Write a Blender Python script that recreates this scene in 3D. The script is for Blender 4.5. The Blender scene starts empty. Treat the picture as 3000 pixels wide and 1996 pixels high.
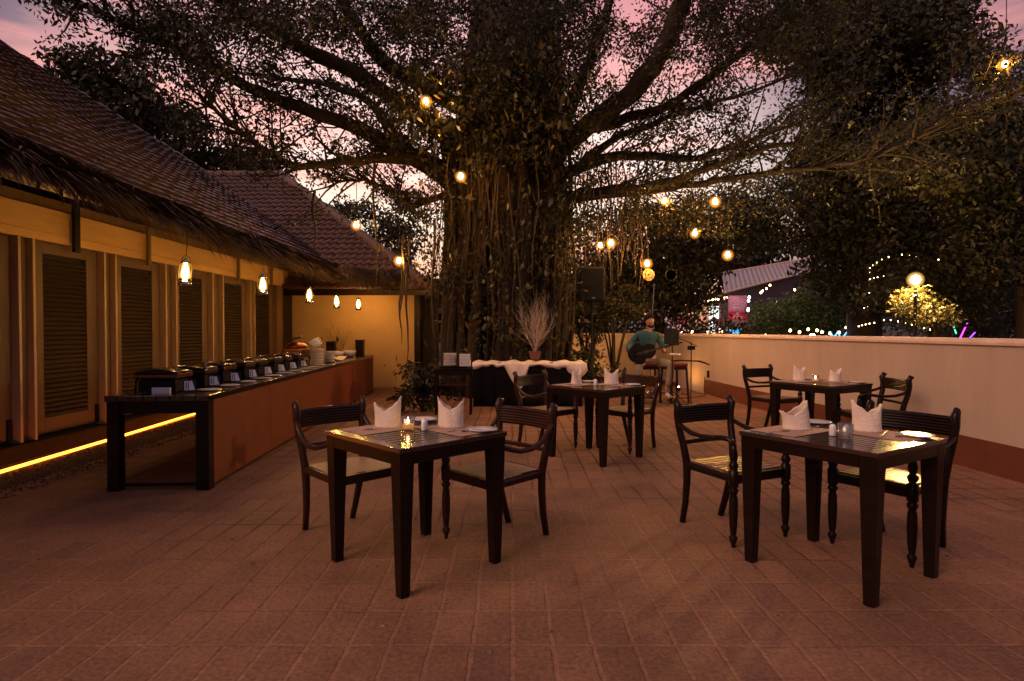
import bpy, math, random
import numpy as np
from mathutils import Vector, Matrix
PI = math.pi
rnd = random.Random(7)
rng = np.random.default_rng(11)
sc = bpy.context.scene
col = sc.collection
sin, cos = math.sin, math.cos

# ------------------------------------------------------------------ camera
F, H, TH = 1748.0, 1.33, 0.0175
cam_d = bpy.data.cameras.new('camera'); cam = bpy.data.objects.new('camera', cam_d); col.objects.link(cam)
cam_d.lens = F / 3000 * 36; cam_d.sensor_width = 36; cam_d.clip_end = 2000; cam_d.clip_start = 0.05
cam.location = (0, 0, H); cam.rotation_euler = (PI / 2 - TH, 0, 0); sc.camera = cam
sc.view_settings.view_transform = 'Standard'; sc.view_settings.look = 'None'
sc.view_settings.exposure = 0.4; sc.view_settings.gamma = 1
sc.cycles.use_denoising = True
sc.cycles.max_bounces = 6; sc.cycles.transparent_max_bounces = 12
sc.cycles.sample_clamp_indirect = 3.0; sc.cycles.sample_clamp_direct = 0.0
sc.cycles.caustics_reflective = False; sc.cycles.caustics_refractive = False

def P(px, py, D):
    "real point at depth D seen at photo pixel (px,py)"
    x = (px - 1500) / F * D; v = -(py - 998) / F * D
    return Vector((x, D * cos(TH) + v * sin(TH), H + v * cos(TH) - D * sin(TH)))

# ------------------------------------------------------------------ mesh builder
class MB:
    def __init__(s): s.v = []; s.f = []
    def add(s, vs, fs):
        n = len(s.v); s.v += [tuple(p) for p in vs]; s.f += [tuple(i + n for i in f) for f in fs]; return s
    def box(s, x0, x1, y0, y1, z0, z1, M=None):
        p = [(x, y, z) for z in (z0, z1) for y in (y0, y1) for x in (x0, x1)]
        if M is not None: p = [M @ Vector(q) for q in p]
        return s.add(p, [(0, 2, 3, 1), (4, 5, 7, 6), (0, 1, 5, 4), (2, 6, 7, 3), (0, 4, 6, 2), (1, 3, 7, 5)])
    def frus(s, c, a0, b0, a1, b1, z0, z1):
        "tapered box: half sizes a,b at z0 and z1"
        p = [(c[0] + i * a0, c[1] + j * b0, z0) for j in (-1, 1) for i in (-1, 1)] + [(c[0] + i * a1, c[1] + j * b1, z1) for j in (-1, 1) for i in (-1, 1)]
        return s.add(p, [(0, 2, 3, 1), (4, 5, 7, 6), (0, 1, 5, 4), (2, 6, 7, 3), (0, 4, 6, 2), (1, 3, 7, 5)])
    def tube(s, pts, rad, n=8, flat=1.0, up=None, cap=True, sq=False):
        "swept tube; rad scalar or list; flat = ratio of second axis"
        pts = [Vector(p) for p in pts]; m = len(pts)
        if not hasattr(rad, '__len__'): rad = [rad] * m
        vs = []; prev = None
        for i, p in enumerate(pts):
            t = (pts[min(i + 1, m - 1)] - pts[max(i - 1, 0)])
            if t.length < 1e-9: t = Vector((0, 0, 1))
            t.normalize()
            r = up if up is not None else (prev if prev is not None else (Vector((1, 0, 0)) if abs(t.x) < .8 else Vector((0, 1, 0))))
            r = Vector(r); a = r - t * r.dot(t)
            if a.length < 1e-6: a = Vector((0, 1, 0)) - t * t.y
            a.normalize(); b = t.cross(a); prev = a
            for k in range(n):
                th = 2 * PI * (k + .5) / n; c_, s_ = cos(th), sin(th)
                if sq:
                    q = 1 / max(abs(c_), abs(s_)) ** .8; c_ *= q; s_ *= q
                vs.append(p + a * (c_ * rad[i]) + b * (s_ * rad[i] * flat))
        fs = [(i * n + k, i * n + (k + 1) % n, (i + 1) * n + (k + 1) % n, (i + 1) * n + k) for i in range(m - 1) for k in range(n)]
        if cap: fs += [tuple(range(n - 1, -1, -1)), tuple((m - 1) * n + k for k in range(n))]
        return s.add(vs, fs)
    def lathe(s, prof, n=24, c=(0, 0, 0), sx=1, sy=1, M=None):
        vs = []; m = len(prof)
        for r, z in prof:
            for k in range(n):
                th = 2 * PI * k / n; q = Vector((c[0] + r * sx * cos(th), c[1] + r * sy * sin(th), c[2] + z))
                vs.append(M @ q if M is not None else q)
        fs = [(i * n + k, i * n + (k + 1) % n, (i + 1) * n + (k + 1) % n, (i + 1) * n + k) for i in range(m - 1) for k in range(n)]
        if prof[0][0] > 1e-5: fs.append(tuple(range(n - 1, -1, -1)))
        if prof[-1][0] > 1e-5: fs.append(tuple((m - 1) * n + k for k in range(n)))
        return s.add(vs, fs)
    def grid(s, fn, nu, nv, closed=False):
        vs = [fn(i / nu, j / nv) for j in range(nv + 1) for i in range(nu + 1)]
        w = nu + 1
        return s.add(vs, [(j * w + i, j * w + i + 1, (j + 1) * w + i + 1, (j + 1) * w + i) for j in range(nv) for i in range(nu)])
    def build(s, name, m, parent=None, smooth=False, bevel=0, solid=0):
        me = bpy.data.meshes.new(name); me.from_pydata(s.v, [], s.f); me.materials.append(m)
        if smooth: me.polygons.foreach_set('use_smooth', [True] * len(me.polygons))
        o = bpy.data.objects.new(name, me); col.objects.link(o)
        if parent is not None: o.parent = parent
        if solid:
            md = o.modifiers.new('thick', 'SOLIDIFY'); md.thickness = solid; md.offset = 0
        if bevel:
            md = o.modifiers.new('bev', 'BEVEL'); md.width = bevel; md.segments = 2; md.limit_method = 'ANGLE'
        return o

def fast_mesh(name, V, nper, m, parent=None, smooth=False):
    "V (N,nper,3) array of separate n-gons"
    N = V.shape[0]; me = bpy.data.meshes.new(name)
    me.vertices.add(N * nper); me.vertices.foreach_set('co', V.reshape(-1).astype(np.float32))
    me.loops.add(N * nper); me.loops.foreach_set('vertex_index', np.arange(N * nper, dtype=np.int32))
    me.polygons.add(N); me.polygons.foreach_set('loop_start', np.arange(0, N * nper, nper, dtype=np.int32))
    try: me.polygons.foreach_set('loop_total', np.full(N, nper, dtype=np.int32))
    except Exception: pass
    me.update(calc_edges=True); me.validate(); me.materials.append(m)
    o = bpy.data.objects.new(name, me); col.objects.link(o)
    if parent is not None: o.parent = parent
    return o

def tag(o, label=None, cat=None, group=None, kind=None):
    if label: o['label'] = label
    if cat: o['category'] = cat
    if group: o['group'] = group
    if kind: o['kind'] = kind
    return o
def thing(name, label, cat, loc=(0, 0, 0), rz=0, group=None):
    o = bpy.data.objects.new(name, None); col.objects.link(o); o.empty_display_size = .1
    o.location = loc; o.rotation_euler = (0, 0, rz); return tag(o, label, cat, group)
def struct(name, mb, m, **k): return tag(mb.build(name, m, **k), kind='structure')
def dup(root, loc, rz, label=None, group=None, sc_=None):
    def rec(o, par):
        c = o.copy(); col.objects.link(c); c.parent = par
        for ch in [x for x in bpy.data.objects if x.parent == o]: rec(ch, c)
        return c
    r = rec(root, None); r.location = loc; r.rotation_euler = (0, 0, rz)
    if label: r['label'] = label
    if group: r['group'] = group
    if sc_: r.scale = (sc_,) * 3
    return r

# ------------------------------------------------------------------ materials
def mat(name, c, rough=.6, metal=0, c2=None, nscale=8, bump=0, bscale=60, mix=.5, spec=.5, stretch=(1, 1, 1), coat=0, trans=0, sheen=0, island=None):
    m = bpy.data.materials.new(name); m.use_nodes = True; nt = m.node_tree; N = nt.nodes; L = nt.links
    b = N['Principled BSDF']; b.inputs['Base Color'].default_value = (*c, 1)
    b.inputs['Roughness'].default_value = rough; b.inputs['Metallic'].default_value = metal
    b.inputs['Specular IOR Level'].default_value = spec; b.inputs['Coat Weight'].default_value = coat
    tc = N.new('ShaderNodeTexCoord'); mp = N.new('ShaderNodeMapping'); mp.inputs['Scale'].default_value = stretch
    L.new(tc.outputs['Object'], mp.inputs['Vector'])
    if c2:
        n = N.new('ShaderNodeTexNoise'); n.inputs['Scale'].default_value = nscale; n.inputs['Detail'].default_value = 6
        n.inputs['Roughness'].default_value = .65
        L.new(mp.outputs[0], n.inputs['Vector'])
        r = N.new('ShaderNodeValToRGB'); r.color_ramp.elements[0].position = .5 - mix * .35; r.color_ramp.elements[1].position = .5 + mix * .35
        r.color_ramp.elements[0].color = (*c, 1); r.color_ramp.elements[1].color = (*c2, 1)
        L.new(n.outputs['Fac'], r.inputs['Fac']); out = r.outputs['Color']
        if island:
            g = N.new('ShaderNodeNewGeometry'); r2 = N.new('ShaderNodeValToRGB')
            els = r2.color_ramp.elements; els[0].color = (*island[0], 1); els[1].color = (*island[-1], 1)
            for i, q in enumerate(island[1:-1]):
                e = els.new((i + 1) / (len(island) - 1)); e.color = (*q, 1)
            L.new(g.outputs['Random Per Island'], r2.inputs['Fac'])
            mx = N.new('ShaderNodeMixRGB'); mx.blend_type = 'MIX'; mx.inputs['Fac'].default_value = .65
            L.new(out, mx.inputs[1]); L.new(r2.outputs[0], mx.inputs[2]); out = mx.outputs[0]
        L.new(out, b.inputs['Base Color'])
    if bump:
        n2 = N.new('ShaderNodeTexNoise'); n2.inputs['Scale'].default_value = bscale; n2.inputs['Detail'].default_value = 5
        L.new(mp.outputs[0], n2.inputs['Vector'])
        bp = N.new('ShaderNodeBump'); bp.inputs['Strength'].default_value = bump; bp.inputs['Distance'].default_value = .01
        L.new(n2.outputs['Fac'], bp.inputs['Height']); L.new(bp.outputs[0], b.inputs['Normal'])
    if trans:
        t = N.new('ShaderNodeBsdfTranslucent'); ms = N.new('ShaderNodeMixShader'); ms.inputs[0].default_value = trans
        o = N['Material Output']; t.inputs['Color'].default_value = (*[min(1, q * 1.3) for q in c], 1)
        if c2: L.new(out, t.inputs['Color'])
        L.new(b.outputs[0], ms.inputs[1]); L.new(t.outputs[0], ms.inputs[2]); L.new(ms.outputs[0], o.inputs['Surface'])
    return m
def emit(name, c, s):
    m = bpy.data.materials.new(name); m.use_nodes = True; nt = m.node_tree; N = nt.nodes
    N.remove(N['Principled BSDF']); e = N.new('ShaderNodeEmission'); e.inputs['Color'].default_value = (*c, 1); e.inputs['Strength'].default_value = s
    nt.links.new(e.outputs[0], N['Material Output'].inputs['Surface']); return m
def glass(name, tint=(1, 1, 1), fac=.12):
    m = bpy.data.materials.new(name); m.use_nodes = True; nt = m.node_tree; N = nt.nodes; N.remove(N['Principled BSDF'])
    t = N.new('ShaderNodeBsdfTransparent'); t.inputs['Color'].default_value = (*tint, 1)
    g = N.new('ShaderNodeBsdfGlossy'); g.inputs['Roughness'].default_value = .05
    lw = N.new('ShaderNodeLayerWeight'); lw.inputs['Blend'].default_value = .35
    ma = N.new('ShaderNodeMath'); ma.operation = 'MULTIPLY_ADD'; ma.inputs[1].default_value = .5; ma.inputs[2].default_value = fac
    nt.links.new(lw.outputs['Facing'], ma.inputs[0])
    x = N.new('ShaderNodeMixShader'); nt.links.new(ma.outputs[0], x.inputs[0]); nt.links.new(t.outputs[0], x.inputs[1]); nt.links.new(g.outputs[0], x.inputs[2])
    nt.links.new(x.outputs[0], N['Material Output'].inputs['Surface']); return m

M_wood = mat('dark_polished_wood', (.007, .0035, .0025), .3, c2=(.014, .0065, .004), nscale=5, stretch=(1, 1, 6), bump=.08, bscale=40, mix=.6, spec=.22)
M_wood_red = mat('red_brown_wood', (.022, .009, .005), .3, c2=(.042, .015, .008), nscale=5, stretch=(1, 1, 6), bump=.08, bscale=40, spec=.3)
M_slat = mat('table_slat_wood', (.025, .013, .010), .19, c2=(.04, .021, .015), nscale=3, spec=.7)
M_seatslat = mat('worn_seat_slats', (.13, .065, .038), .3, c2=(.19, .10, .06), nscale=3, spec=.8)
M_linen = mat('cream_linen', (.80, .68, .58), .9, c2=(.68, .56, .47), nscale=15, bump=.5, bscale=90)
M_mat = mat('tan_placemat', (.42, .27, .2), .8, c2=(.36, .22, .16), nscale=200, bump=.3, bscale=400)
M_china = mat('white_china', (.78, .76, .78), .15, c2=(.72, .7, .72), nscale=5, coat=.4)
M_steel = mat('brushed_steel', (.6, .58, .56), .22, 1)
M_black = mat('matt_black', (.006, .005, .005), .55, c2=(.01, .009, .009), nscale=20, spec=.2)
M_blackg = mat('gloss_black', (.006, .005, .006), .25, c2=(.01, .009, .009), nscale=20, spec=.3)
M_glass = glass('clear_glass')
M_flame = emit('flame', (1, .55, .16), 60)
M_wax = mat('candle_wax', (.8, .55, .3), .5, c2=(.75, .5, .25))
M_cream = mat('cream_wall_paint', (.60, .41, .22), .85, c2=(.50, .33, .17), nscale=2.5, bump=.25, bscale=25, mix=1)
M_creamwood = mat('cream_painted_wood', (.22, .14, .085), .6, c2=(.14, .085, .05), nscale=6, stretch=(3, 3, .6), bump=.25, bscale=30, mix=.9)
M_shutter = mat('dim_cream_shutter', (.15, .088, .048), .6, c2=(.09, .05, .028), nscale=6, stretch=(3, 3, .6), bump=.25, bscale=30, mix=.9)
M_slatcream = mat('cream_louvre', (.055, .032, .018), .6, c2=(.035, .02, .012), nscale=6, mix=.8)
M_parapet = mat('pink_cream_render', (.52, .40, .33), .85, c2=(.38, .28, .22), nscale=2.2, bump=.35, bscale=18, mix=1, stretch=(1, 1, .3))
M_coping = mat('coping_render', (.66, .48, .38), .8, c2=(.52, .37, .29), nscale=5, bump=.3, bscale=30)
M_skirt = mat('red_oxide_skirting', (.15, .036, .015), .75, c2=(.09, .022, .010), nscale=4, bump=.2, bscale=30, mix=.9)
M_panel = mat('red_brown_panel', (.22, .046, .012), .6, c2=(.13, .028, .008), nscale=3, stretch=(1, 1, 2), bump=.1, bscale=40, mix=1)
M_tile = mat('clay_roof_tile', (.15, .082, .062), .5, c2=(.06, .032, .025), nscale=3.5, bump=.5, bscale=30, mix=1)
M_tile2 = mat('old_roof_tile', (.08, .042, .032), .4, c2=(.032, .017, .014), nscale=1.6, bump=.6, bscale=40, mix=1)
M_thatch = mat('dry_palm_thatch', (.12, .075, .045), .7, c2=(.05, .028, .018), nscale=4, island=[(.03, .018, .012), (.09, .055, .035), (.22, .16, .12)])
M_dark = mat('dark_void', (.012, .008, .006), .9, c2=(.02, .013, .01))
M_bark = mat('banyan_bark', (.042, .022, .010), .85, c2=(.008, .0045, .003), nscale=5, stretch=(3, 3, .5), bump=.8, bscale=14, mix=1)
M_limb = mat('silhouette_limb_bark', (.022, .012, .007), .9, c2=(.009, .005, .003), nscale=5, stretch=(3, 3, .5), bump=.8, bscale=14, mix=1)  # bark copy darkened so limbs and twigs read as silhouettes against the sky
M_root = mat('aerial_root', (.055, .032, .016), .8, c2=(.016, .009, .005), nscale=2, stretch=(2, 2, .6), bump=.5, bscale=30, mix=1)
M_leaf = mat('banyan_leaf', (.022, .026, .009), .5, c2=(.014, .018, .006), nscale=1.5, trans=.3, island=[(.012, .016, .005), (.02, .024, .008), (.03, .024, .009), (.05, .028, .011)])
M_leafdk = mat('dark_green_leaf', (.03, .032, .012), .6, c2=(.018, .02, .008), nscale=.8, trans=.25, island=[(.015, .018, .006), (.032, .032, .011), (.055, .04, .015)])
M_leafgr = mat('bright_green_leaf', (.06, .11, .03), .5, c2=(.04, .08, .02), nscale=1, trans=.3, island=[(.04, .08, .02), (.08, .12, .03), (.1, .11, .03)])
M_leafyl = mat('climber_leaf', (.07, .06, .02), .4, c2=(.04, .04, .015), nscale=1, trans=.35, island=[(.03, .038, .012), (.06, .06, .02), (.13, .06, .02)])
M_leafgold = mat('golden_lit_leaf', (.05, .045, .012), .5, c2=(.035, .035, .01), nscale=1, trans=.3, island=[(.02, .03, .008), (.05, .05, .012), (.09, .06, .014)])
M_soil = mat('dark_soil', (.03, .018, .012), .95, c2=(.05, .03, .02), nscale=3, bump=.6, bscale=8)
M_gravel = mat('brown_gravel', (.03, .016, .010), .9, c2=(.05, .028, .018), nscale=9, spec=.2, island=[(.04, .02, .012), (.09, .05, .03), (.2, .12, .08)])
M_bulb = emit('warm_bulb', (1, .44, .08), 480)
def amber(name, c, s, p=2.2):  # see-through shell with emission fading towards the rim, imitating a glow
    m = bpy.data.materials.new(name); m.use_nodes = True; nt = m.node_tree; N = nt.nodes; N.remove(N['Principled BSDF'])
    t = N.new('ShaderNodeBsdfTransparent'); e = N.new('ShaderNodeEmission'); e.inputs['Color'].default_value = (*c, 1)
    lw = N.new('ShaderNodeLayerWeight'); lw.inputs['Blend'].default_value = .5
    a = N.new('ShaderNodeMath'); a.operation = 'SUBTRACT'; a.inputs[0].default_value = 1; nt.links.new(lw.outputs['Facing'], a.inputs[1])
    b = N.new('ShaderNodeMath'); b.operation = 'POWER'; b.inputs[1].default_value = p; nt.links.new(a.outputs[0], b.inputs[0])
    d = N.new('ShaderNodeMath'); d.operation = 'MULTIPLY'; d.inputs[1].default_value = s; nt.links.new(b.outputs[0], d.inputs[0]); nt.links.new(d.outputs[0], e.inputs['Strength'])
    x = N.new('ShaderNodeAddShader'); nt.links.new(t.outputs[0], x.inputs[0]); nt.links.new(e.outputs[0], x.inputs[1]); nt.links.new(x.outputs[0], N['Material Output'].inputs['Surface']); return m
M_halo = amber('bulb_halo_glow', (1, .34, .03), .95, 3.6)  # bulb halo painted as emission
M_bulbsmall = emit('fairy_bulb', (1, .68, .28), 16)
M_lantern = emit('lantern_flame', (1, .46, .09), 230)
M_led = emit('amber_led_rope', (1, .22, .018), 8)
M_street = emit('street_lamp_globe', (1, .66, .28), 900)

# ------------------------------------------------------------------ world: dusk sky
w = bpy.data.worlds.new('World'); sc.world = w; w.use_nodes = True
nt = w.node_tree; N = nt.nodes; L = nt.links
for n in list(N): N.remove(n)
out = N.new('ShaderNodeOutputWorld'); bg = N.new('ShaderNodeBackground'); L.new(bg.outputs[0], out.inputs[0])
tc = N.new('ShaderNodeTexCoord'); sep = N.new('ShaderNodeSeparateXYZ'); L.new(tc.outputs['Generated'], sep.inputs[0])
def ramp(pts):
    r = N.new('ShaderNodeValToRGB'); e = r.color_ramp.elements
    while len(e) < len(pts): e.new(.5)
    for q, (p, c) in zip(e, pts): q.position = p; q.color = (*c, 1)
    return r
# vertical colours towards the afterglow
rf = ramp([(0, (.10, .06, .05)), (.02, (.85, .33, .17)), (.09, (1.0, .56, .36)), (.16, (1.05, .82, .60)), (.25, (1.15, .93, .82)), (.38, (.98, .60, .56)), (.55, (.55, .36, .42)), (1, (.16, .14, .24))])
rb = ramp([(0, (.06, .045, .05)), (.05, (.13, .09, .11)), (.3, (.15, .105, .15)), (.6, (.15, .11, .16)), (1, (.15, .115, .16))])
L.new(sep.outputs['Z'], rf.inputs[0]); L.new(sep.outputs['Z'], rb.inputs[0])
dt = N.new('ShaderNodeVectorMath'); dt.operation = 'DOT_PRODUCT'; dt.inputs[1].default_value = Vector((-.12, .99, .05)).normalized()
L.new(tc.outputs['Generated'], dt.inputs[0])
mr = N.new('ShaderNodeMapRange'); mr.interpolation_type = 'SMOOTHSTEP'; mr.inputs['From Min'].default_value = .76; mr.inputs['From Max'].default_value = .96
L.new(dt.outputs['Value'], mr.inputs['Value'])
m1 = N.new('ShaderNodeMixRGB'); L.new(mr.outputs[0], m1.inputs[0]); L.new(rb.outputs[0], m1.inputs[1]); L.new(rf.outputs[0], m1.inputs[2])
# lit cloud bands
mp = N.new('ShaderNodeMapping'); mp.inputs['Scale'].default_value = (1.6, 1.6, 9); mp.inputs['Rotation'].default_value = (.12, .1, 0); mp.inputs['Location'].default_value = (.3, 0, .42)
L.new(tc.outputs['Generated'], mp.inputs[0])
nz = N.new('ShaderNodeTexNoise'); nz.inputs['Scale'].default_value = 1.5; nz.inputs['Detail'].default_value = 7; nz.inputs['Roughness'].default_value = .55
L.new(mp.outputs[0], nz.inputs['Vector'])
rc = ramp([(.47, (0, 0, 0)), (.64, (1, 1, 1))]); L.new(nz.outputs['Fac'], rc.inputs[0])
rcc = ramp([(0, (1.0, .30, .13)), (.15, (1.05, .42, .26)), (.28, (1.05, .42, .34)), (.5, (.6, .24, .28)), (1, (.3, .18, .25))]); L.new(sep.outputs['Z'], rcc.inputs[0])
mf = N.new('ShaderNodeMath'); mf.operation = 'MULTIPLY'; mr2 = N.new('ShaderNodeMapRange'); mr2.inputs['From Min'].default_value = .2; mr2.inputs['From Max'].default_value = .8
mr2.inputs['To Max'].default_value = .8
L.new(dt.outputs['Value'], mr2.inputs['Value']); L.new(rc.outputs[0], mf.inputs[0]); L.new(mr2.outputs[0], mf.inputs[1])
m2 = N.new('ShaderNodeMixRGB'); L.new(mf.outputs[0], m2.inputs[0]); L.new(m1.outputs[0], m2.inputs[1]); L.new(rcc.outputs[0], m2.inputs[2])
L.new(m2.outputs[0], bg.inputs[0]); bg.inputs[1].default_value = 1.0
SKY_BG = bg
sl = bpy.data.lights.new('dusk_sun', 'SUN'); sl.energy = 1.7; sl.angle = math.radians(40); sl.color = (1, .57, .38)
so = bpy.data.objects.new('dusk_sun', sl); col.objects.link(so); so.rotation_euler = Vector((-.62, -.50, .60)).to_track_quat('Z', 'Y').to_euler()

# ------------------------------------------------------------------ ground
struct('ground', MB().add([(-400, -60, -.03), (400, -60, -.03), (400, 700, -.03), (-400, 700, -.03)], [(0, 1, 2, 3)]), M_soil)
def paver_mat():
    m = bpy.data.materials.new('brick_pavers'); m.use_nodes = True; nt = m.node_tree; N = nt.nodes; L = nt.links; b = N['Principled BSDF']
    tc = N.new('ShaderNodeTexCoord')
    nz = N.new('ShaderNodeTexNoise'); nz.inputs['Scale'].default_value = 1.1; nz.inputs['Detail'].default_value = 4; L.new(tc.outputs['Object'], nz.inputs['Vector'])
    sub = N.new('ShaderNodeVectorMath'); sub.operation = 'SUBTRACT'; sub.inputs[1].default_value = (.5, .5, .5); L.new(nz.outputs['Color'], sub.inputs[0])
    scl = N.new('ShaderNodeVectorMath'); scl.operation = 'SCALE'; scl.inputs['Scale'].default_value = .055; L.new(sub.outputs[0], scl.inputs[0])
    nf = N.new('ShaderNodeTexNoise'); nf.inputs['Scale'].default_value = 22; nf.inputs['Detail'].default_value = 3; L.new(tc.outputs['Object'], nf.inputs['Vector'])
    s2 = N.new('ShaderNodeVectorMath'); s2.operation = 'SUBTRACT'; s2.inputs[1].default_value = (.5, .5, .5); L.new(nf.outputs['Color'], s2.inputs[0])
    s3 = N.new('ShaderNodeVectorMath'); s3.operation = 'SCALE'; s3.inputs['Scale'].default_value = .016; L.new(s2.outputs[0], s3.inputs[0])
    a1 = N.new('ShaderNodeVectorMath'); L.new(tc.outputs['Object'], a1.inputs[0]); L.new(scl.outputs[0], a1.inputs[1])
    a2 = N.new('ShaderNodeVectorMath'); L.new(a1.outputs[0], a2.inputs[0]); L.new(s3.outputs[0], a2.inputs[1])
    # anisotropic mortar: two brick textures
    def brick(ms, smooth):
        br = N.new('ShaderNodeTexBrick'); br.offset = .0; br.squash = 1; br.inputs['Scale'].default_value = 1
        br.inputs['Brick Width'].default_value = .172; br.inputs['Row Height'].default_value = .312
        br.inputs['Mortar Size'].default_value = ms; br.inputs['Mortar Smooth'].default_value = smooth; br.inputs['Bias'].default_value = -.1
        br.inputs['Color1'].default_value = (0, 0, 0, 1); br.inputs['Color2'].default_value = (1, 1, 1, 1)
        L.new(a2.outputs[0], br.inputs['Vector']); return br
    br = brick(.011, .5)
    rc = N.new('ShaderNodeValToRGB'); e = rc.color_ramp.elements; e[0].color = (.205, .102, .068, 1); e[1].color = (.262, .130, .075, 1)
    q = e.new(.12); q.color = (.228, .113, .070, 1); q = e.new(.7); q.color = (.245, .121, .072, 1)
    L.new(br.outputs['Color'], rc.inputs[0])
    # blotchy weathering
    n1 = N.new('ShaderNodeTexNoise'); n1.inputs['Scale'].default_value = 45; n1.inputs['Detail'].default_value = 9; n1.inputs['Roughness'].default_value = .75; L.new(tc.outputs['Object'], n1.inputs['Vector'])
    n2 = N.new('ShaderNodeTexNoise'); n2.inputs['Scale'].default_value = 1.3; n2.inputs['Detail'].default_value = 9; n2.inputs['Roughness'].default_value = .65; L.new(tc.outputs['Object'], n2.inputs['Vector'])
    mr = N.new('ShaderNodeMapRange'); mr.inputs['From Min'].default_value = .3; mr.inputs['From Max'].default_value = .72; mr.inputs['To Min'].default_value = .42; mr.inputs['To Max'].default_value = 1.6; L.new(n1.outputs['Fac'], mr.inputs['Value'])
    mrb = N.new('ShaderNodeMapRange'); mrb.inputs['From Min'].default_value = .3; mrb.inputs['From Max'].default_value = .7; mrb.inputs['To Min'].default_value = .62; mrb.inputs['To Max'].default_value = 1.22; L.new(n2.outputs['Fac'], mrb.inputs['Value'])
    # mortar: sandy where filled, dark where open
    mc = N.new('ShaderNodeMixRGB'); mc.inputs[1].default_value = (.30, .148, .092, 1); mc.inputs[2].default_value = (.08, .038, .027, 1)
    n3 = N.new('ShaderNodeTexNoise'); n3.inputs['Scale'].default_value = .9; n3.inputs['Detail'].default_value = 5; L.new(tc.outputs['Object'], n3.inputs['Vector'])
    sp = N.new('ShaderNodeSeparateXYZ'); L.new(tc.outputs['Object'], sp.inputs[0])
    mx = N.new('ShaderNodeMath'); mx.operation = 'MULTIPLY_ADD'; mx.inputs[1].default_value = .07; L.new(sp.outputs['Y'], mx.inputs[0]); L.new(n3.outputs['Fac'], mx.inputs[2])
    mm = N.new('ShaderNodeMapRange'); mm.inputs['From Min'].default_value = .70; mm.inputs['From Max'].default_value = .95; L.new(mx.outputs[0], mm.inputs['Value']); L.new(mm.outputs[0], mc.inputs[0])
    mo = N.new('ShaderNodeMixRGB'); L.new(br.outputs['Fac'], mo.inputs[0]); L.new(rc.outputs[0], mo.inputs[1]); L.new(mc.outputs[0], mo.inputs[2])
    g = N.new('ShaderNodeVectorMath'); g.operation = 'SCALE'; L.new(mo.outputs[0], g.inputs[0]); L.new(mr.outputs[0], g.inputs['Scale'])
    g2 = N.new('ShaderNodeVectorMath'); g2.operation = 'SCALE'; L.new(g.outputs[0], g2.inputs[0]); L.new(mrb.outputs[0], g2.inputs['Scale'])
    L.new(g2.outputs[0], b.inputs['Base Color']); b.inputs['Roughness'].default_value = .72; b.inputs['Specular IOR Level'].default_value = .35
    hs = N.new('ShaderNodeMath'); hs.operation = 'MULTIPLY_ADD'; hs.inputs[1].default_value = -.45; L.new(br.outputs['Fac'], hs.inputs[0])
    L.new(n1.outputs['Fac'], hs.inputs[2])
    hm = N.new('ShaderNodeMath'); hm.operation = 'MULTIPLY_ADD'; hm.inputs[1].default_value = .15; L.new(br.outputs['Color'], hm.inputs[0]); L.new(hs.outputs[0], hm.inputs[2])
    bp = N.new('ShaderNodeBump'); bp.inputs['Strength'].default_value = .8; bp.inputs['Distance'].default_value = .012; L.new(hm.outputs[0], bp.inputs['Height']); L.new(bp.outputs[0], b.inputs['Normal'])
    return m
struct('patio', MB().add([(-5.2, -4, 0), (6.5, -4, 0), (6.5, 19, 0), (-5.2, 19, 0)], [(0, 1, 2, 3)]), paver_mat())
struct('gravel_bed', MB().box(-4.72, -4.25, 1, 13.7, -.01, .006), M_soil)

# ------------------------------------------------------------------ tile roofs
def tile_roof(mb, o, a, s, L_fn, S, tw, ch, lip=.035, wave=.03, seed=1, half=.5):
    "o eave corner, a unit along eave, s unit up slope; L_fn(t)->(a0,a1) extent at slope distance t"
    r = random.Random(seed); o, a, s = Vector(o), Vector(a), Vector(s); n = a.cross(s).normalized()
    if n.z < 0: n = -n
    t = 0; row = 0
    while t < S - 1e-3:
        t1 = min(t + ch * 1.12, S); a0, a1 = L_fn(t); sh = (row % 2) * tw * half
        k0 = math.floor((a0 - sh) / tw); k1 = math.ceil((a1 - sh) / tw)
        for k in range(k0, k1):
            j = r.uniform(-.012, .012); jj = r.uniform(-.006, .008); vs = []
            for i in range(5):
                u = min(max(sh + (k + i / 4) * tw, a0), a1); h = wave * (0, .75, 1, .35, 0)[i]
                vs += [o + a * u + s * (t + j) + n * (h + lip + jj), o + a * u + s * (t1 + j) + n * (h + jj)]
            vs += [o + a * min(max(sh + (k + i / 4) * tw, a0), a1) + s * (t + j) + n * (jj - .004) for i in range(5)]
            mb.add(vs, [(2 * i, 2 * i + 2, 2 * i + 3, 2 * i + 1) for i in range(4)] + [(10 + i, 11 + i, 2 * i + 2, 2 * i) for i in range(4)])
        t += ch; row += 1
    return mb
def ridge_row(mb, p0, p1, r=.11, step=.34, seed=3):
    rr = random.Random(seed); p0, p1 = Vector(p0), Vector(p1); n = int((p1 - p0).length / step)
    for i in range(n):
        a = p0.lerp(p1, i / n) + Vector((0, 0, rr.uniform(-.01, .012))); b = p0.lerp(p1, (i + 1.12) / n)
        mb.tube([a, b], [r * 1.12, r * .9], n=10)

M_post = mat('pale_cream_post', (.48, .35, .22), .6, c2=(.36, .25, .15), nscale=6, stretch=(3, 3, .6))
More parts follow.
